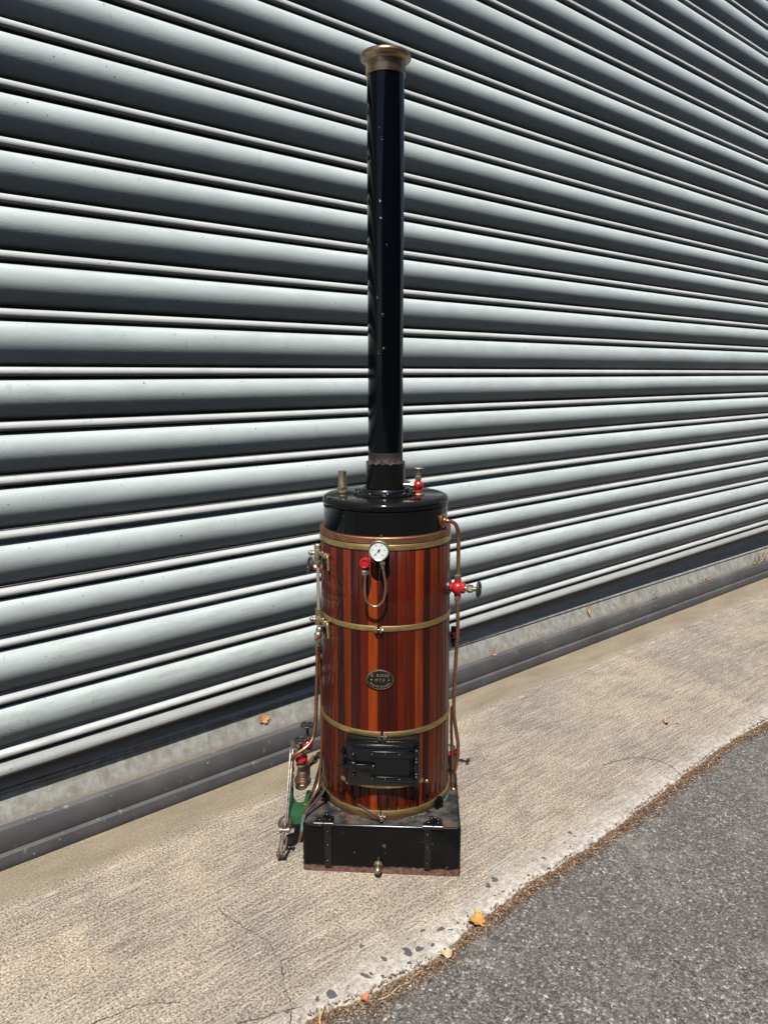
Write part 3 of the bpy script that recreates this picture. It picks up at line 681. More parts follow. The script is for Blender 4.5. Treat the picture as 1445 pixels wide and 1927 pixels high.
# hinges: barrel, strap with rivets, top leaf with rivets
def hinge(cx, strapx, flip):
    h = MB(); w2 = .0215; yb, zb = -HB-.001, .1135
    h.lathe([(.0048, 0), (.0056, .0008), (.0056, .0202), (.0050, .0208)], (cx-w2, yb, zb), (1, 0, 0), 20)
    h.lathe([(.0050, 0), (.0056, .0006), (.0056, .0200), (.0048, .0208)], (cx-w2+.0218, yb, zb), (1, 0, 0), 20)
    h.prism(rrect(-.0073, -.0985, .0073, 0, .003), (strapx, -HB-.0004, .113), (1, 0, 0), (0, 0, 1), .0034, .0011)
    for z in (.102-.006, .065, .033-.004): h.rivet((strapx, -HB-.0036, z), (0, -1, 0), .0042, .8)
    sg = -1 if flip else 1
    h.prism([(-.0205, 0), (.0205, 0), (.0205, .012), (.006*sg+.012, .024), (.006*sg-.004, .030), (.006*sg-.014, .024), (-.0205, .012)] if not flip else
            [(-.0205, 0), (.0205, 0), (.0205, .016), (.016, .028), (.002, .026), (-.0205, .010)],
            (cx, -HB+.0045, .1124), (1, 0, 0), (0, 1, 0), .0016, .0005)
    rv = [(-.010, .009), (.011, .010), (-.008, .019), (.002, .032)] if not flip else [(-.009, .010), (.011, .010), (.011, .022), (-.002, .030)]
    for i, (x, y) in enumerate(rv): h.rivet((cx+x, -HB+.0045+y, .1140 if i < 3 else .1125), (0, 0, 1), .0036 if i < 3 else .0048, .8)
    part(h, 'hinge', CAST, box)
hinge(-.1213, -.1125, False); hinge(.1083, .0975, True)
kn = MB(); kc = V((-.0065, -HB, .0235)); ax = V((0, -1, -.04))
kn.lathe([(.0088, 0), (.0088, .0035), (.0062, .0048), (.0062, .008), (.0076, .0105), (.0084, .015), (.0081, .020), (.0066, .0245), (.0038, .0275), (0, .0285)], kc, ax, 24)
part(kn, 'knob', BRASSD, box)
# wooden drum -------------------------------------------------------------
def rd(z): return .1445-(z-.122)/.59*.0040
def drum_col(k):
    T = {0: (.085, .013, .006), 1: (.19, .035, .009), 2: (.135, .024, .008), 3: (.36, .095, .018), 4: (.045, .012, .008), 5: (.20, .05, .016), 6: (.14, .03, .010), 7: (.19, .045, .014),
         8: (.12, .03, .012), -1: (.10, .013, .006), -2: (.42, .105, .016), -3: (.165, .026, .008), -4: (.075, .017, .009), -5: (.27, .07, .018), -6: (.055, .018, .013), -7: (.22, .052, .016),
         -8: (.125, .024, .012), -9: (.11, .024, .014), -10: (.16, .036, .014)}
    if k in T: c = T[k]
    else: c = random.choice([(.08, .016, .007), (.17, .033, .010), (.27, .066, .016), (.06, .014, .008), (.13, .024, .009)])
    return (c[0]*.47, c[1]*.285, c[2]*.19, 1)
NST = 46; wd = MB(); zs = [.1225, .1235, .25, .40, .55, .7125, .7135]
for k in range(-NST//2, NST//2):
    jit = lambda i: .012*sin(i*12.9898)*1.0
    a0 = radians(4.7)+2*pi*k/NST+jit(k)*1.0; a1 = radians(4.7)+2*pi*(k+1)/NST+(jit(k+1) if k+1 < NST//2 else jit(-NST//2))
    wd.ct = drum_col(k); da = a1-a0; e_ = .0016/.142*.35
    ang = [(a0, -.0014), (a0+e_*.5, -.0004), (a0+e_*1.6, 0), (a0+da*.35, .0001), (a0+da*.65, .0001), (a1-e_*1.6, 0), (a1-e_*.5, -.0004), (a1, -.0014)]
    vs = []; fs = []; dr = random.uniform(-.00025, .00025)
    for i, z in enumerate(zs):
        sh = -.0012 if i in (0, len(zs)-1) else 0
        for a, d_ in ang: r = rd(z)+d_+sh+dr; vs.append(V((r*sin(a), -r*cos(a), z)))
    n = len(ang)
    for i in range(len(zs)-1):
        for j in range(n-1): fs.append([i*n+j, i*n+j+1, (i+1)*n+j+1, (i+1)*n+j])
    wd.add(vs, fs)
part(wd, 'wooden_cladding', WOOD, attr='stave', ang=50)
# copper foot ring with verdigris, copper top ring
cr = MB(); cr.lathe([(.146, .1122), (.1475, .1135), (.1470, .1235), (.1440, .1240)], seg=96, cap=False)
cr.cur = 1
for i in range(420):    # verdigris crust along the joint
    a = random.uniform(-1.3, 1.3) ;
    if noise.noise(V((a*3, 0, 4))) < -.02 and abs(a) < .75: continue
    r_ = .1482+random.uniform(0, .0025); cr.ball((r_*sin(a), -r_*cos(a), .1128+random.uniform(0, .0035)), random.uniform(.0007, .0017), sq=.5, seg=6)
foot = part(cr, 'foot_ring', [COPRING, VERD])
cr = MB(); cr.lathe([(.1385, .7120), (.1418, .7126), (.1420, .7242), (.1405, .7258), (.1330, .7262)], seg=96, cap=False)
part(cr, 'top_ring', COPRING)
def band(z, h, a0=-pi, a1=pi, pr=.0022, r0=None):
    m_ = MB(); n = 120; vs = []; fs = []; R = r0 or rd(z)
    q_ = [(R-.001, z-h/2), (R+pr-.0005, z-h/2), (R+pr, z-h/2+.0008), (R+pr, z+h/2-.0008), (R+pr-.0005, z+h/2), (R-.001, z+h/2)]
    for i in range(n+1):
        a = a0+(a1-a0)*i/n
        for r, zz in q_: vs.append(V((r*sin(a), -r*cos(a), zz)))
    k_ = len(q_)
    for i in range(n):
        for j in range(k_): j2 = (j+1) % k_; fs.append([i*k_+j, i*k_+j2, (i+1)*k_+j2, (i+1)*k_+j])
    if a1-a0 < 6.2: fs += [list(range(k_)), [n*k_+j for j in range(k_)][::-1]]
    return m_.add(vs, fs)
g_ = radians(1.2)
part(band(.7050, .0118), 'brass_band', BRASS)
b2 = part(band(.5365, .0112, radians(-2.2)+g_-0, 2*pi-radians(2.2)-g_), 'brass_band', BRASS)
b3 = part(band(.3065, .0118, radians(.2)+g_, 2*pi+radians(.2)-g_), 'brass_band', BRASS)
part(band(.1895, .0095, radians(-38), radians(37), .0018), 'brass_band', BRASS)
b4 = part(band(.1280, .0115, radians(-.5), 2*pi-radians(.5)-.02, .0030), 'brass_band', BRASS)
def clasp(a, z, parent, mat, s=1.0):
    c = MB(); r = rd(z)+.004
    for sg in (-1, 1):
        aa = a+sg*.030*s; p = V((r*sin(aa), -r*cos(aa), z)); c.box(p+V((0, -.001, 0)), (.0042*s, .011, .0125*s), .0009, X=(cos(aa), sin(aa), 0))
    p = V(((r+.002)*sin(a), -(r+.002)*cos(a)-.001, z)); t = V((cos(a), sin(a), 0))
    c.rod(p-t*.0085, p+t*.0085, .0016, 10); c.nut(p+t*.0065, t, .0034, .003); c.ball(p-t*.0072, .003, -t, .8, 10)
    part(c, 'clasp', mat, parent)
clasp(radians(-2.4), .5365, b2, BRASSD); clasp(radians(.2), .3045, b3, RUSTST, 1.1); clasp(radians(-.6), .1235, b4, STEEL, .8)
st_ = MB(); p0, p1 = L(673, 1514, -.152), L(716, 1541, -.163)
st_.box((p0+p1)/2, ((p1-p0).length, .0012, .0075), .0004, X=p1-p0, Z=(0, -.3, 1)); st_.box(p1+V((.002, 0, -.002)), (.006, .004, .008), .001)
part(st_, 'bent_strap', RUSTST, b4)
for px, py, a in ((615, 1481, -57), (832, 1491, 52)):       # dark hold-down bolts at the foot
    h = MB(); r = .152; a = radians(a); p = V((r*sin(a), -r*cos(a), .1300)); ax = V((sin(a), -cos(a), .25))
    h.box(p+V((0, 0, -.008)), (.016, .010, .020), .002, X=(cos(a), sin(a), 0)); h.nut(p+V((0, 0, .002)), ax, .0085, .009); h.rod(p, p+ax.normalized()*.013, .004)
    part(h, 'hold_down_bolt', BLACK)
# smokebox, lid, flange
sb = MB(); sb.lathe([(.1325, .722), (.1338, .7235), (.1338, .7745), (.1325, .7755)], seg=96, cap=False); smoke = part(sb, 'smokebox', BLACKD)
ld = MB(); ld.lathe([(.1325, .7760), (.1352, .7768), (.1358, .7800), (.1358, .7850), (.1335, .7900), (.1290, .7928), (.1220, .7935), (.03, .7945)], seg=96); lid = part(ld, 'smokebox_lid', BLACKD, smoke)
fg = MB(); fg.lathe([(.0690, .7935), (.0700, .7950), (.0698, .7975), (.0670, .7992), (.0590, .7996), (.0540, .8000), (.0530, .8050), (.0510, .8072), (.0470, .8078), (.0440, .8070), (.0425, .8062)], seg=72, cap=False)
for i in range(10):
    a = 2*pi*i/10+.12; fg.ball((.0615*sin(a), -.0615*cos(a), .7990), .0054, seg=16, sq=.95, lo=-.2)
    fg.lathe([(.0072, 0), (.0072, .0012), (.0055, .0018)], (.0615*sin(a), -.0615*cos(a), .7990), seg=14)
part(fg, 'flange_ring', CAST, smoke)
# chimney
CX = 0
ch = MB(); ch.cur = 0; ch.lathe([(.0368, .884), (.0368, 1.10), (.0368, 1.35), (.0368, 1.630)], seg=72, cap=False)
ch.cur = 1; ch.lathe([(.0368, .80), (.0366, .84), (.0368, .884)], seg=72, cap=False)
chim = part(ch, 'chimney', [CHIM, RUST], ang=60)
fk = MB()
for a, z, r in ((-.25, 1.385, .0022), (-.20, 1.352, .0014), (-.42, 1.20, .0009), (-.1, 1.165, .0011), (-.05, 1.10, .0012), (-.35, 1.09, .0008), (.1, 1.30, .0006), (-.3, 1.52, .0007), (-.15, 1.50, .0006)):
    for j in range(4): a2 = a+random.uniform(-.05, .05); fk.ball((.0368*sin(a2), -.0368*cos(a2), z+random.uniform(-.003, .003)), r*random.uniform(.3, .7), (sin(a2), -cos(a2), 0), .3, 8)
tag(part(fk, 'paint_fleck', m_plain('white_fleck', (.5, .5, .48), .7), chim), kind='stuff')
co = MB(); vs = []; fs = []; n = 180
for i in range(n):
    a = 2*pi*i/n; z = .8615+max(0, noise.noise(V((sin(a)*5, cos(a)*5, 1)))+.05)*-.005+noise.noise(V((sin(a)*22, cos(a)*22, 3)))*.0010
    z2 = .8635+noise.noise(V((sin(a)*9, cos(a)*9, 8)))*.0008
    for r, zz in ((.0418, .8050), (.0418, z), (.0415, z), (.0415, z2), (.0385, z2+.0004), (.0372, z2-.004)): vs.append(V((r*sin(a), -r*cos(a), zz)))
for i in range(n):
    i2 = (i+1) % n
    for j in range(5): fs.append([i*6+j, i2*6+j, i2*6+j+1, i*6+j+1])
co.add(vs, fs); co.mi = [0 if (k_ % 5) < 1 else 1 for k_ in range(len(fs))]
part(co, 'chimney_collar', [BLACK, RUST], chim, ang=60)
bl = MB(); bl.lathe([(.0368, 1.6225), (.0386, 1.6228), (.0389, 1.6290), (.0391, 1.6430), (.0394, 1.6465), (.0408, 1.6492), (.0448, 1.6508), (.0482, 1.6520), (.0498, 1.6542), (.0501, 1.6572), (.0494, 1.6604), (.0474, 1.6630), (.0448, 1.6640), (.0420, 1.6622), (.0390, 1.6520), (.0350, 1.60)], seg=96, cap=False)
part(bl, 'bell_top', BRONZE, chim, ang=60)
# name plate ----------------------------------------------------------------
def text_into(mb, txt, size, fn, spacing=1.0, thick=.0002):
    """letters laid one by one; fn(x) -> (origin, X, Y, Z)"""
    x = 0; out = []
    for chh in txt:
        cdat = bpy.data.curves.new('t', 'FONT'); cdat.body = chh; cdat.size = size; cdat.offset = size*.022; cdat.extrude = thick
        to = bpy.data.objects.new('t', cdat); COL.objects.link(to); bpy.context.view_layer.update()
        me = bpy.data.meshes.new_from_object(to.evaluated_get(bpy.context.evaluated_depsgraph_get()))
        xs = [v.co.x for v in me.vertices] or [0, size*.3]
        out.append((x, [v.co.copy() for v in me.vertices], [list(p.vertices) for p in me.polygons], (min(xs)+max(xs))/2))
        x += ((max(xs)-min(xs)) + size*.20 if me.vertices else size*.32)*spacing
        bpy.data.objects.remove(to); bpy.data.curves.remove(cdat); bpy.data.meshes.remove(me)
    tot = x
    for x0, vs, fs, mid in out:
        if not fs: continue
        x_ = x0-tot/2+mid*1.0; o_, X, Y, Z = fn(x_)
        mb.add([o_+X*(v.x-mid)+Y*v.y+Z*v.z for v in vs], fs)
pc = V((-.0035, -.1452, .4275)); A_, B_ = .0274, .0202
PX, PY = V((1, 0, 0)), V((0, .0, 1)); PZ = V((0, -1, 0))
ell = [(A_*cos(2*pi*i/64), B_*sin(2*pi*i/64)) for i in range(64)]
np_ = MB(); np_.prism([(x*.94, y*.93) for x, y in ell], pc+V((0, .004, 0)), PX, PY, .0046, 0); npl = part(np_, 'name_plate', PLATEBK)
rm = MB(); rm.tube([pc+V((x*.99, .0002, y*.99)) for x, y in ell], .0011, 8, 1, True)
rm.tube([pc+V((x, .0030, y)) for x, y in ell], .0014, 8, 1, True); part(rm, 'plate_rim', BRONZE, npl)
lt_ = MB(); o0 = pc+V((0, -.0007, 0))
text_into(lt_, "B. ROSS", .0088, lambda x: (o0+V((x, 0, .0070)), PX, PY, PZ), 1.0)
text_into(lt_, "1970", .0084, lambda x: (o0+V((x, 0, -.0032)), PX, PY, PZ), 1.22)
def arc(x):
    t = x/.0262; th = -pi/2+t*1.0; e = V((.0232*cos(th), 0, .0163*sin(th))); tx = V((-.0232*sin(th), 0, .0163*cos(th))).normalized()
    return (o0+e, tx, PZ.cross(tx), PZ)
text_into(lt_, "Arley Nr Coventry", .0062, arc, .92)
for sg in (-1, 1): lt_.ball(o0+V((sg*.0178, 0, 0)), .0015, (0, -1, 0), .8, 10, 0, 1)
part(lt_, 'lettering', m_metal('plate_letters', (.42, .36, .24), (.28, .23, .15), .42), npl, flat=True)
# pressure gauge -------------------------------------------------------------
gc = V((-.0045, -.172, .7062)); gax = V((-.02, -1, .0)).normalized()
ga = MB(); ga.lathe([(.004, -.036), (.004, -.024), (.0182, -.0235), (.0192, -.022), (.0192, -.004), (.0202, -.003), (.0202, .0008), (.0192, .0018), (.0180, .0010), (.0178, -.0012)], gc, gax, 56, False)
ga.lathe([(.0182, -.0236), (0, -.0236)], gc, gax, 40)
gauge = part(ga, 'pressure_gauge', m_metal('nickel_case', (.52, .50, .45), (.33, .30, .25), .26, 30))
di = MB(); di.lathe([(.0180, 0), (0, 0)], gc-gax*.0010, gax, 56, False); part(di, 'dial', WHITE, gauge)
gx = V((1, 0, 0)); gx = (gx-gax*gx.dot(gax)).normalized(); gz = gax.cross(gx)*-1; gz = gz if gz.z > 0 else -gz
nd = MB(); c0 = gc-gax*.0004
def gp(a, r): return c0+gx*(r*cos(a))+gz*(r*sin(a))
an = radians(230); nd.rod(gp(an, .0005), gp(an, .0095), .00035, 8); nd.ball(gp(an, .0105), .0012, gax, .3, 10); nd.rod(gp(an+pi, .0), gp(an+pi, .0038), .0007, 8); nd.ball(gp(an+pi, .0032), .0014, gax, .3, 10)
nd.lathe([(.0022, 0), (.0022, .0007), (.0012, .0012)], c0, gax, 16); part(nd, 'needle', DARKINK, gauge)
mk = MB()
for i in range(21):
    a = radians(230-i*14); r1 = .0158; r0 = .0146 if i % 4 else .0138
    mk.box((gp(a, r0)+gp(a, r1))/2-gax*.0005, (r1-r0, .0002, .00022 if i % 4 else .0004), 0, X=gp(a, r1)-gp(a, r0), Z=gx*-sin(a)+gz*cos(a))
for i, tx in enumerate(["0", "20", "40", "60", "80", "100"]):
    a = radians(230-i*56); text_into(mk, tx, .0030, lambda x, a=a: (gp(a, .0116)+gx*x-gz*.0010-gax*.0005, gx, gz, gax), 1.0, .00005)
part(mk, 'scale_marks', DARKINK, gauge, flat=True)
gl = MB(); gl.lathe([(.0179, 0), (.012, .0003), (0, .0004)], gc+gax*.0011, gax, 40, False); part(gl, 'gauge_glass', GLASS, gauge)
# siphon between gauge and red cock
Ys = -.1665
nt_ = MB(); q1 = L(720, 1061, Ys); q2 = L(687, 1077, Ys)
nt_.rod(gc-gax*.008-V((0, 0, .018)), q1+V((0, 0, .004)), .0036); nt_.nut(q1-V((0, 0, .003)), (0, 0, 1), .0056, .008); nt_.lathe([(.0034, 0), (.0034, .006)], q1-V((0, 0, .009)), (0, 0, 1), 14)
part(nt_, 'pipe_nut', BRASSD); nt_ = MB()
nt_.nut(q2-V((0, 0, .0045)), (0, 0, 1), .0078, .009, .3); nt_.lathe([(.0030, 0), (.0042, .006), (.0042, .016)], q2-V((0, 0, .010)), (0, 0, 1), 14)
part(nt_, 'pipe_nut', BRASSD)
sp_ = MB(); sp_.tube([L(720.5, 1067, Ys), L(722.5, 1080, Ys), L(725, 1095, Ys), L(725.5, 1112, Ys), L(721, 1130, Ys), L(712, 1140, Ys), L(702, 1141, Ys), L(692, 1134, Ys), L(687.5, 1122, Ys), L(686.5, 1105, Ys), L(687, 1084, Ys)], .0026, 14, 8)
part(sp_, 'siphon_pipe', m_metal('dull_copper', (.42, .29, .19), (.20, .13, .085), .32, 60))
rc_ = MB(); rc = L(686, 1060, -.170); rc_.lathe([(.0075, -.034), (.0075, -.010), (.0100, -.006), (.0104, -.002), (.0102, .003), (.0090, .0055), (.0072, .0058), (.0064, .0042), (.0030, .0046), (0, .0046)], rc, (.02, -1, .06), 32)
part(rc_, 'gauge_cock', RED)
# fire door -------------------------------------------------------------------
def curved_plate(x0, x1, z0, z1, rin, pr, n=16):
    m_ = MB(); vs = []; fs = []
    return m_
fr = MB(); fr.prism(rrect(-.0762, .1975, .0795, .2992, .007), (0, -.118, 0), (1, 0, 0), (0, 0, 1), .0335, .002)
fr.lathe([(.0045, 0), (.0045, .005)], (-.083, -.137, .2655), (0, -1, 0), 10)
frame_o = part(fr, 'fire_door_frame', BLACKD)
dr_ = MB(); dr_.prism(rrect(-.0725, .1985, .0695, .2962, .006), (0, -.1520, 0), (1, 0, 0), (0, 0, 1), .0055, .0015)
door = part(dr_, 'fire_door', CAST, frame_o)
rp = MB(); rp.prism(rrect(-.0690, .2010, .0605, .2905, .011), (0, -.1577, 0), (1, 0, 0), (0, 0, 1), .0100, .0050); 
dp = part(rp, 'raised_panel', CAST, frame_o)
YP = -.1679
for z in (.2755, .2205):
    h = MB(); h.prism(rrect(-.0235, z-.0052, .0680, z+.0052, .0050), (0, YP, 0), (1, 0, 0), (0, 0, 1), .0052, .0014)
    for x in (-.0185, .0085, .0375): h.rivet((x, YP-.0050, z), (0, -1, 0), .0036, .8)
    part(h, 'strap_hinge', CAST, frame_o)
h = MB(); h.rod((.0728, YP, .2055), (.0728, YP, .2840), .0052, 20); h.ball((.0728, YP, .2850), .0058, sq=.6, seg=16, lo=-.4)
for z in (.2615, .2685, .228, .2345): h.lathe([(.0054, 0), (.0058, .0004), (.0058, .0008), (.0054, .0012)], (.0728, YP, z), seg=20, cap=False)
for z in (.212, .2755): h.box((.0728, YP+.014, z), (.007, .028, .010), .001)
part(h, 'hinge_pin', CAST, frame_o)
h = MB(); zl = .2515
h.prism([(-.062, .225), (-.0535, .225), (-.0535, .2775), (-.062, .2775)], (0, YP, 0), (1, 0, 0), (0, 0, 1), .0035, .0008)
h.box((-.0577, YP-.0065, zl+.001), (.0095, .011, .017), .0012)
for z in (.2285, .2740): h.ball((-.0577, YP-.0040, z), .0044, (0, -1, 0), .9, 14)
h.prism([(-.091, -.0018), (-.060, -.0022), (-.018, -.0035), (-.0115, 0), (-.018, .0035), (-.060, .0045), (-.091, .0018)], (0, YP-.0080, zl), (1, 0, 0), (0, 0, 1), .0032, .0008)
h.ball((-.0160, YP-.0100, zl), .0058, (0, -1, 0), 1.0, 16)
part(h, 'latch', CAST, frame_o)
h = MB(); h.box((-.0790, -.150, .2445), (.006, .020, .014), .0015); h.rod((-.0790, -.160, .2445), (-.0790, -.172, .2490), .0030, 10); h.rod((-.0690, YP, .246), (-.0690, YP-.014, .2425), .0023, 10)
h.box((-.0800, -.146, .2680), (.007, .016, .011), .0015)
part(h, 'latch_catch', BLACK, frame_o)
for p in (L(654, 1472, -.147), L(803, 1470, -.143)):
    tb = MB(); tb.ball(p, .0042, (0, -1, 0), .5, 10); part(tb, 'band_end', BRASS)

# valves ------------------------------------------------------------------
def pipe(pts, r, mat=COPPER, parent=None, name='copper_pipe', sm=8):
    m_ = MB(); m_.tube(pts, r, 14, sm); return part(m_, name, mat, parent)
def globe(mb, c, r, ax, neck=1.0):
    mb.ball(c, r, ax, 1.0, 28)
# right-hand valve with hand wheel
vc = L(861, 1106, -.045); wr = L(903, 1110, -.058); axr = (wr-vc); axr.z = 0; axr.normalize()
v_ = MB(); v_.ball(vc, .0150, axr, 1.0, 30); v_.lathe([(.0105, .008), (.0118, .0115), (.0118, .0145), (.0095, .0165)], vc, axr, 24); v_.lathe([(.009, -.020), (.010, -.010)], vc, axr, 20)
v_.lathe([(.0075, -.019), (.0078, 0), (.0075, .019)], vc, (0, 0, 1), 20)
rv = part(v_, 'steam_valve', RED)
v_ = MB(); v_.rod(vc+axr*.015, vc+axr*.021, .0062); v_.nut(vc+axr*.0205, axr, .0088, .0125, .2); v_.rod(vc+axr*.032, vc+axr*.041, .0048, 14)
for sg in (1, -1):
    z_ = V((0, 0, sg)); v_.nut(vc+z_*.0185, z_, .0080, .0105); v_.rod(vc+z_*.0285, vc+z_*.0345, .0042, 14)
part(v_, 'valve_nut', BRASSD, rv)
v_ = MB(); wheel(v_, vc+axr*.0455, axr, .0172, 5, .0026, .0045); part(v_, 'hand_wheel', IRON, rv)
v_ = MB(); v_.lathe([(.0165, 0), (.0168, .002), (.0155, .006), (.008, .0075), (.008, .016)], vc-axr*.022, axr, 28); part(v_, 'valve_flange', IRON, rv)
fc = L(842, 980, -.062); fn = V((fc.x, fc.y, 0)).normalized(); fa = V((fn.x*.134, fn.y*.134, fc.z))
f_ = MB(); f_.lathe([(.0150, -.001), (.0158, .001), (.0155, .0040), (.0130, .0056), (.0075, .0062), (.0060, .0090), (0, .0090)], fa, fn, 36); part(f_, 'pipe_flange', COPPER)
pipe([fa+fn*.006, fa+fn*.014+V((0, 0, -.0005)), L(855, 985, -.055), L(860.5, 995, -.05), L(862.3, 1010, -.047), L(862.3, 1050, -.045), vc+V((0, 0, .03))], .0042)
pipe([vc+V((0, 0, -.03)), L(861, 1180, -.045), L(857, 1250, -.045), L(854, 1310, -.045), L(854, 1345, -.045), L(858, 1375, -.048), L(861.5, 1400, -.05), L(860, 1430, -.05), L(855, 1452, -.048), L(852, 1450, -.040)], .0040)
pipe([L(850, 1330, .02), L(849, 1370, .02), L(850, 1410, .01), L(851, 1460, 0), L(852, 1480, -.01), L(856, 1492, -.02), L(862, 1503, -.03)], .0036)
# small red valves behind the right side
for py, yb in ((1194, .045), (1418, .03)):
    c = L(853 if py < 1300 else 851.5, py, yb); v_ = MB(); ax = V((1, .25, 0)).normalized()
    v_.ball(c, .0088, ax, 1.1, 20); v_.lathe([(.0105, 0), (.0105, .006)], c+ax*.008, ax, 20); v_.rod(c-ax*.02, c, .005)
    vo = part(v_, 'drain_valve', RED)
    v_ = MB(); v_.nut(c+V((0, 0, .009)), (0, 0, 1), .0068, .010); v_.nut(c-V((0, 0, .018)), (0, 0, 1), .0068, .009); v_.rod(c-V((0, 0, .03)), c-V((0, 0, .015)), .004)
    part(v_, 'valve_nut', IRON if py < 1300 else STEEL, vo)
# top of the smokebox: whistle stub (left) and blower valve (right)
wb = V((-.0935, .004, .7940)); wv = MB()
wv.lathe([(.0150, 0), (.0155, .0015), (.0145, .0055), (.0120, .0065)], wb, (0, 0, 1), 28); wv.nut(wb+V((0, 0, .0060)), (0, 0, 1), .0118, .0085)
wv.lathe([(.0090, .0140), (.0095, .0160), (.0084, .0185), (.0084, .0430), (.0094, .0440), (.0094, .0465), (.0080, .0475), (.0060, .0475), (.0055, .040)], wb, (0, 0, 1), 28)
part(wv, 'safety_valve', BRASSD)
tv = V((.0705, -.010, .7935)); t_ = MB(); t_.ball(tv+V((0, 0, .0205)), .0108, seg=26); t_.lathe([(.0085, .004), (.0088, .0085), (.0060, .0105), (.0065, .013)], tv, (0, 0, 1), 24)
tvo = part(t_, 'blower_valve', RED)
t_ = MB(); t_.lathe([(.0140, 0), (.0142, .0016), (.0120, .0042), (.0085, .0050)], tv, (0, 0, 1), 28); t_.lathe([(.0055, .029), (.0062, .032)], tv, (0, 0, 1), 16); t_.nut(tv+V((0, 0, .0315)), (0, 0, 1), .0078, .0085)
t_.rod(tv+V((0, 0, .040)), tv+V((0, 0, .043)), .0055); t_.rod(tv+V((0, 0, .042)), tv+V((0, 0, .057)), .0024, 12)
for sg in (-1, 1): t_.rod(tv+V((sg*.0035, 0, .042)), tv+V((sg*.0035, 0, .054)), .0008, 6)
ax = V((-1, -.10, .03)).normalized(); c = tv+V((0, 0, .0205)); t_.nut(c+ax*.0095, ax, .0072, .0085); t_.rod(c+ax*.017, c+ax*.038, .0036, 14, .003)
part(t_, 'valve_nut', BRASSD, tvo)
t_ = MB(); wheel(t_, tv+V((0, 0, .0565)), (0, 0, 1), .0125, 5, .0011, .0030); part(t_, 'hand_wheel', STEEL, tvo)

# left side: water gauge ------------------------------------------------------
GX, GY = L(599, 1100, -.055).x, -.055
def zat(py, y=GY): return L(599, py, y).z
def fitting(mb, zt, zb_, capz, top):
    m0 = (zt+zb_)/2; hh = abs(zt-zb_)/2; c = V((GX, GY, 0))
    mb.lathe([(.0060, zb_), (.0078, zb_+.004), (.0078, zt-.003), (.0066, zt)], c, (0, 0, 1), 20)
    mb.rod((GX-.016, GY, m0+.002), (GX+.012, GY, m0+.002), .0042, 14); mb.ball((GX-.0150, GY, m0+.002), .0058, (1, 0, 0), .9, 16)
    tp = L(613, 1041 if top else 1161, -.085); hub = V((tp.x, tp.y, m0+.003))
    mb.tube([V((GX+.004, GY, m0+.002)), V(((GX+hub.x)/2, (GY+hub.y)/2, m0+.003)), hub], .0045, 12, 3)
    mb.ball(hub, .0070, (.3, -1, 0), .9, 18); mb.rod(hub, hub+V((.020, .022, 0)), .0055, 14); mb.lathe([(.0085, 0), (.0085, .003)], hub+V((.011, .012, 0)), (.7, .72, 0), 18)
    return hub
wg = MB(); zt, zb_ = zat(1032), zat(1053); hub1 = fitting(wg, zt, zb_, 0, True)
wg.lathe([(.0058, 0), (.0074, .0015), (.0080, .0028), (.0080, .0085), (.0066, .0100), (0, .0104)], (GX, GY, zt), (0, 0, 1), 20)
wg.nut((GX, GY, zb_-.012), (0, 0, 1), .0074, .0110); 
wg1 = wg; wg = MB(); zt2, zb2 = zat(1158), zat(1176); hub2 = fitting(wg, zt2, zb2, 0, False); wg.nut((GX, GY, zt2), (0, 0, 1), .0078, .0120); wg.lathe([(.0072, 0), (.0074, .004), (.006, .005)], (GX, GY, zt2+.0115), (0, 0, 1), 18)
g__ = MB(); g__.lathe([(.0035, zt2+.010), (.0035, zb_-.008)], (GX, GY, 0), (0, 0, 1), 14); wgo = part(g__, 'water_gauge', m_plain('water_in_glass', (.36, .335, .30), .3))
part(wg1, 'gauge_fitting', BRASSD, wgo); part(wg, 'gauge_fitting', BRASSD, wgo)
g__ = MB(); g__.lathe([(.0041, zt2+.010), (.0041, zb_-.008)], (GX, GY, 0), (0, 0, 1), 20, False); part(g__, 'glass_tube', GLASS, wgo)
for hub in (hub1, hub2):
    t_ = MB(); t_.tube([hub+V((.002, -.004, .003)), hub+V((.0045, -.010, .0015)), hub+V((.006, -.012, -.008)), hub+V((.007, -.013, -.028))], .0026, 12, 5); t_.lathe([(.0040, 0), (.0048, .002), (.0048, .0035)], hub+V((.0015, -.003, .001)), (.3, -1, .1), 14)
    part(t_, 'tap_handle', BRASS, wgo)
c = V((GX-.0005, GY, 0)); dk = MB(); z_ = zb2
dk.ball(c+V((.0015, 0, z_-.010)), .0078, sq=1.0, seg=18); dk.ball(c+V((-.001, -.003, z_-.021)), .0085, sq=1.0, seg=18); dk.nut(c+V((-.001, 0, z_-.041)), (0, 0, 1), .0078, .0100); dk.rod(c+V((-.001, 0, z_-.047)), c+V((-.001, 0, z_-.04)), .0045, 12)
dco = part(dk, 'drain_cock', BRASSD)
r_ = MB(); r_.ball(c+V((-.0055, -.006, z_-.0285)), .0038, seg=12); part(r_, 'cock_mark', RED, dco)
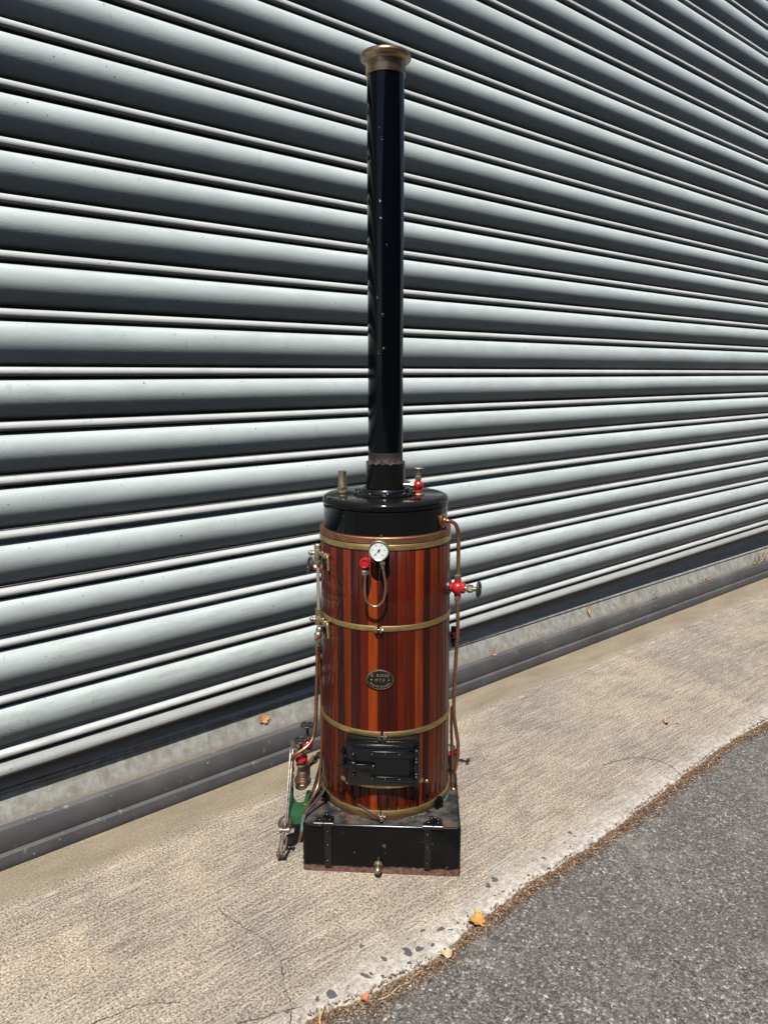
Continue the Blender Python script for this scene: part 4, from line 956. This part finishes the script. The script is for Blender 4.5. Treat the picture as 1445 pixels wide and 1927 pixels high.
# valve showing behind the left edge
vb = L(606, 1068, .02); wl_ = L(581, 1063, .02); axl = (wl_-vb).normalized(); v_ = MB()
v_.ball(vb+V((.004, 0, 0)), .0150, axl, 1.0, 24); v_.rod(vb, vb-axl*.03, .008)
lv = part(v_, 'feed_valve', RED)
v_ = MB(); v_.rod(vb, vb+axl*.016, .0058); v_.nut(vb+axl*.0085, axl, .0080, .0095); v_.rod(vb+axl*.018, vb+axl*.027, .0034); part(v_, 'valve_nut', BRASS, lv)
v_ = MB(); wheel(v_, wl_+V((.002, 0, 0)), axl+V((0, -.35, 0)), .0185, 6, .0024, .004); part(v_, 'hand_wheel', IRON, lv)
v_ = MB(); c = L(604, 1200, .02); v_.ball(c+V((.010, 0, 0)), .013, seg=16); part(v_, 'drain_valve', RED)

# feed pump on the left of the base ---------------------------------------------
pump_parent = boiler
gz_ = .100
def lz(px, py, z=gz_): p = LZ(px, py, z); return (p.x, p.y)
cs = MB()
outline = [lz(548, 1547-14), lz(541, 1529), lz(544, 1512), lz(546, 1497), lz(551, 1497), lz(557, 1505), lz(561, 1509), lz(566, 1509), lz(572, 1508), lz(577, 1500), lz(581, 1486), lz(586, 1486), lz(582, 1508), lz(577, 1522), lz(573, 1533), lz(556, 1534)]
# fork-shaped casting, thick, open at the back
cs.prism(outline, (0, 0, gz_-.022), (1, 0, 0), (0, 1, 0), .022, .0025)
p = LZ(546, 1498, gz_); q_ = L(549, 1480, p.y+.004)
cs.box((p.x+.001, p.y+.006, gz_+.016), (.0115, .012, .050), .002); cs.box((p.x+.001, p.y+.006, gz_-.03), (.012, .014, .05), .002)
cs.box((-.1745, p.y-.01, .070), (.010, .060, .070), .002); cs.box((p.x+.012, p.y-.02, .066), (.016, .03, .030), .003)
pump = part(cs, 'feed_pump', GREEN)
# pump barrel, points at the viewer below the front red valve
pc_ = L(570, 1468, -.035); axp = V((.10, -1, -.12)).normalized(); pb = MB()
pb.lathe([(.0150, -.050), (.0158, -.010), (.0158, -.001), (.0178, 0), (.0178, .0035), (.0130, .0045), (.0120, .018), (.0105, .021), (.0070, .0215)], pc_, axp, 32); pb.nut(pc_+axp*.021, axp, .0078, .007)
pb.lathe([(.0120, .006), (.0120, .020), (.0098, .024)], pc_, (0, 0, 1), 26); part(pb, 'pump_barrel', m_metal('bare_bronze', (.44, .31, .22), (.22, .14, .10), .32, 60), pump)
dd = MB(); dd.torus(pc_+axp*.001, axp, .0172, .0018); dd.lathe([(.0085, .012), (.0085, .017), (0, .018)], pc_+axp*.004+V((-.007, -.002, -.001)), axp, 20); part(dd, 'barrel_seal', IRON, pump)
# red globe valves with horizontal hand wheels
def topvalve(c, R, wh, parent, wr_=.0155):
    v_ = MB(); v_.ball(c, R, seg=28); v_.lathe([(R*.62, -R*1.05), (R*.55, -R*.8)], c, (0, 0, 1), 22); vo_ = part(v_, 'globe_valve', RED, parent)
    v_ = MB(); v_.lathe([(R*.80, 0), (R*.84, .0015), (R*.78, .004)], c-V((0, 0, R*1.12)), (0, 0, 1), 26); part(v_, 'valve_seat', BRASSD, parent); v_ = MB(); v_.nut(c+V((0, 0, R*.80)), (0, 0, 1), .0072, .0105); v_.rod(c+V((0, 0, R*.8+.01)), c+V((0, 0, wh-.001)), .0032, 12)
    wheel(v_, c+V((0, 0, wh)), (0, -.05, 1), wr_, 5, .0019, .0045)
    return vo_, v_
c1 = L(567, 1427, -.045)
vo_, v_ = topvalve(c1, .0145, L(568, 1393, -.045).z-c1.z, pump); v_.mi = [0]*len(v_.mi)
part(v_, 'valve_spindle', IRON, pump)
c2 = L(579, 1400, .020); vo_, v_ = topvalve(c2, .0130, L(576, 1364, .02).z-c2.z, pump); part(v_, 'valve_spindle', IRON, pump)
for cc, R in ((c1, .0145), (c2, .0130)):
    nn = MB(); nn.nut(cc+V((0, 0, R*.70)), (0, 0, 1), .0082, .0095, .3); part(nn, 'pipe_nut', BRASSD, pump)
nn = MB(); p_ = L(552, 1400, -.045); nn.nut(p_-V((0, 0, .007)), (0, 0, 1), .0066, .014); nn.rod(p_, c1+V((0, 0, .005)), .0030); part(nn, 'pipe_nut', BRASSD, pump)
nn = MB(); e1 = L(588, 1432, -.01); e2 = L(604, 1418, .01); nn.nut(e1, e2-e1, .0095, .012); nn.rod(e1, e2, .0060); nn.nut(e1+(e2-e1)*.62, e2-e1, .0080, .009); nn.rod(e1-(e2-e1)*.6, e1, .0075); part(nn, 'pipe_union', BRASSD, pump)
nn = MB(); ps = L(549, 1452, -.055); nn.nut(ps, (0, 0, 1), .0066, .010); nn.nut(ps-V((0, 0, .015)), (0, 0, 1), .0058, .008); nn.rod(ps-V((0, 0, .035)), ps+V((0, 0, .018)), .0036); part(nn, 'pipe_nut', BRASSD, pump)
# round gland with bolts low in front
bc = L(537, 1551, -.120); gl_ = MB(); ga_ = V((-.05, -1, .30)).normalized()
gl_.lathe([(.0150, -.030), (.0152, -.006), (.0165, -.004), (.0165, .0015), (.0140, .0050), (.0090, .0075), (0, .0085)], bc, ga_, 36)
xg, yg, _z = basis(ga_)
for i in range(6):
    a = i*pi/3+.35; gl_.ball(bc+(xg*cos(a)+yg*sin(a))*.0130, .0026, ga_, 1.0, 10)
part(gl_, 'gland', m_metal('oily_brass', (.30, .25, .18), (.15, .11, .08), .38, 50), pump)
gl_ = MB(); q0 = L(530, 1562, -.145); q1_ = L(541, 1562, -.145); gl_.lathe([(.0062, 0), (.0066, .002), (.0062, .006)], q0-V((.004, 0, 0)), q1_-q0, 20); gl_.lathe([(.0062, 0), (.0066, .004), (.0060, .006)], q1_-V((.001, 0, 0)), q1_-q0, 20); gl_.rod(q0, q1_, .003)
part(gl_, 'crosshead', STEEL, pump)
# long lever bar and its short link
t0, t1, t2 = L(547, 1414, -.060), L(537, 1552, -.142), L(530, 1606, -.150)
def bar(mb, a, b, wd_, th):
    a, b = V(a), V(b); mb.box((a+b)/2, ((b-a).length+wd_*.8, th, wd_), th*.3, X=b-a, Z=(0, -1, .3))
lvv = MB(); bar(lvv, t0, t1, .0060, .0034); bar(lvv, t1, t2, .0066, .0038); bar(lvv, t0+V((.0042, .006, 0)), t1+V((.0038, .004, .004)), .005, .0024); lvv.ball(t0, .0042, (1, 0, 0), .8, 12)
part(lvv, 'pump_lever', STEEL, pump)
lvv = MB(); u0, u1 = L(529, 1573, -.135), L(524, 1607, -.147); bar(lvv, u0, u1, .0052, .0036); u2, u3 = L(541, 1572, -.128), L(535, 1608, -.144); bar(lvv, u2, u3, .0052, .0036)
lvv.rod(u1+V((-.003, 0, 0)), u3+V((.002, 0, 0)), .0052, 14); lvv.ball(u1, .0066, (1, 0, 0), .8, 12)
part(lvv, 'lever_link', RUSTST, pump)
# pipes on the left
pipe([c2*0+L(597, 1216, GY), L(597, 1260, -.05), L(596, 1300, -.045), L(594.5, 1345, -.04), L(591, 1380, -.045), L(584, 1398, -.055), L(570, 1411, -.066), L(556, 1420, -.070), L(550.5, 1429, -.066), L(549.5, 1450, -.056)], .0042)
pipe([L(601, 1216, -.02), L(605, 1300, -.02), L(605.5, 1380, -.03), L(604, 1430, -.04), L(600, 1470, -.055), L(592, 1494, -.075), L(580, 1515, -.105), L(573, 1533, -.13)], .0034)
pipe([L(573, 1533, -.13), L(569.5, 1548, -.148), L(568.5, 1558, -.160), L(566.5, 1570, -.165), L(563, 1585, -.168)], .0030)
vd = MB(); vd.tube([L(572.8, 1534.5, -.1315), L(569.6, 1549, -.1495), L(568.6, 1558, -.1605), L(567.6, 1565, -.163)], .0035, 12, 5); part(vd, 'pipe_patina', VERD)
pipe([L(612, 1484, -.10), L(606, 1494, -.11), L(594, 1508, -.125), L(581, 1522, -.14), L(574, 1536, -.150), L(571.5, 1548, -.160)], .0026, RUBBERB, name='black_hose')
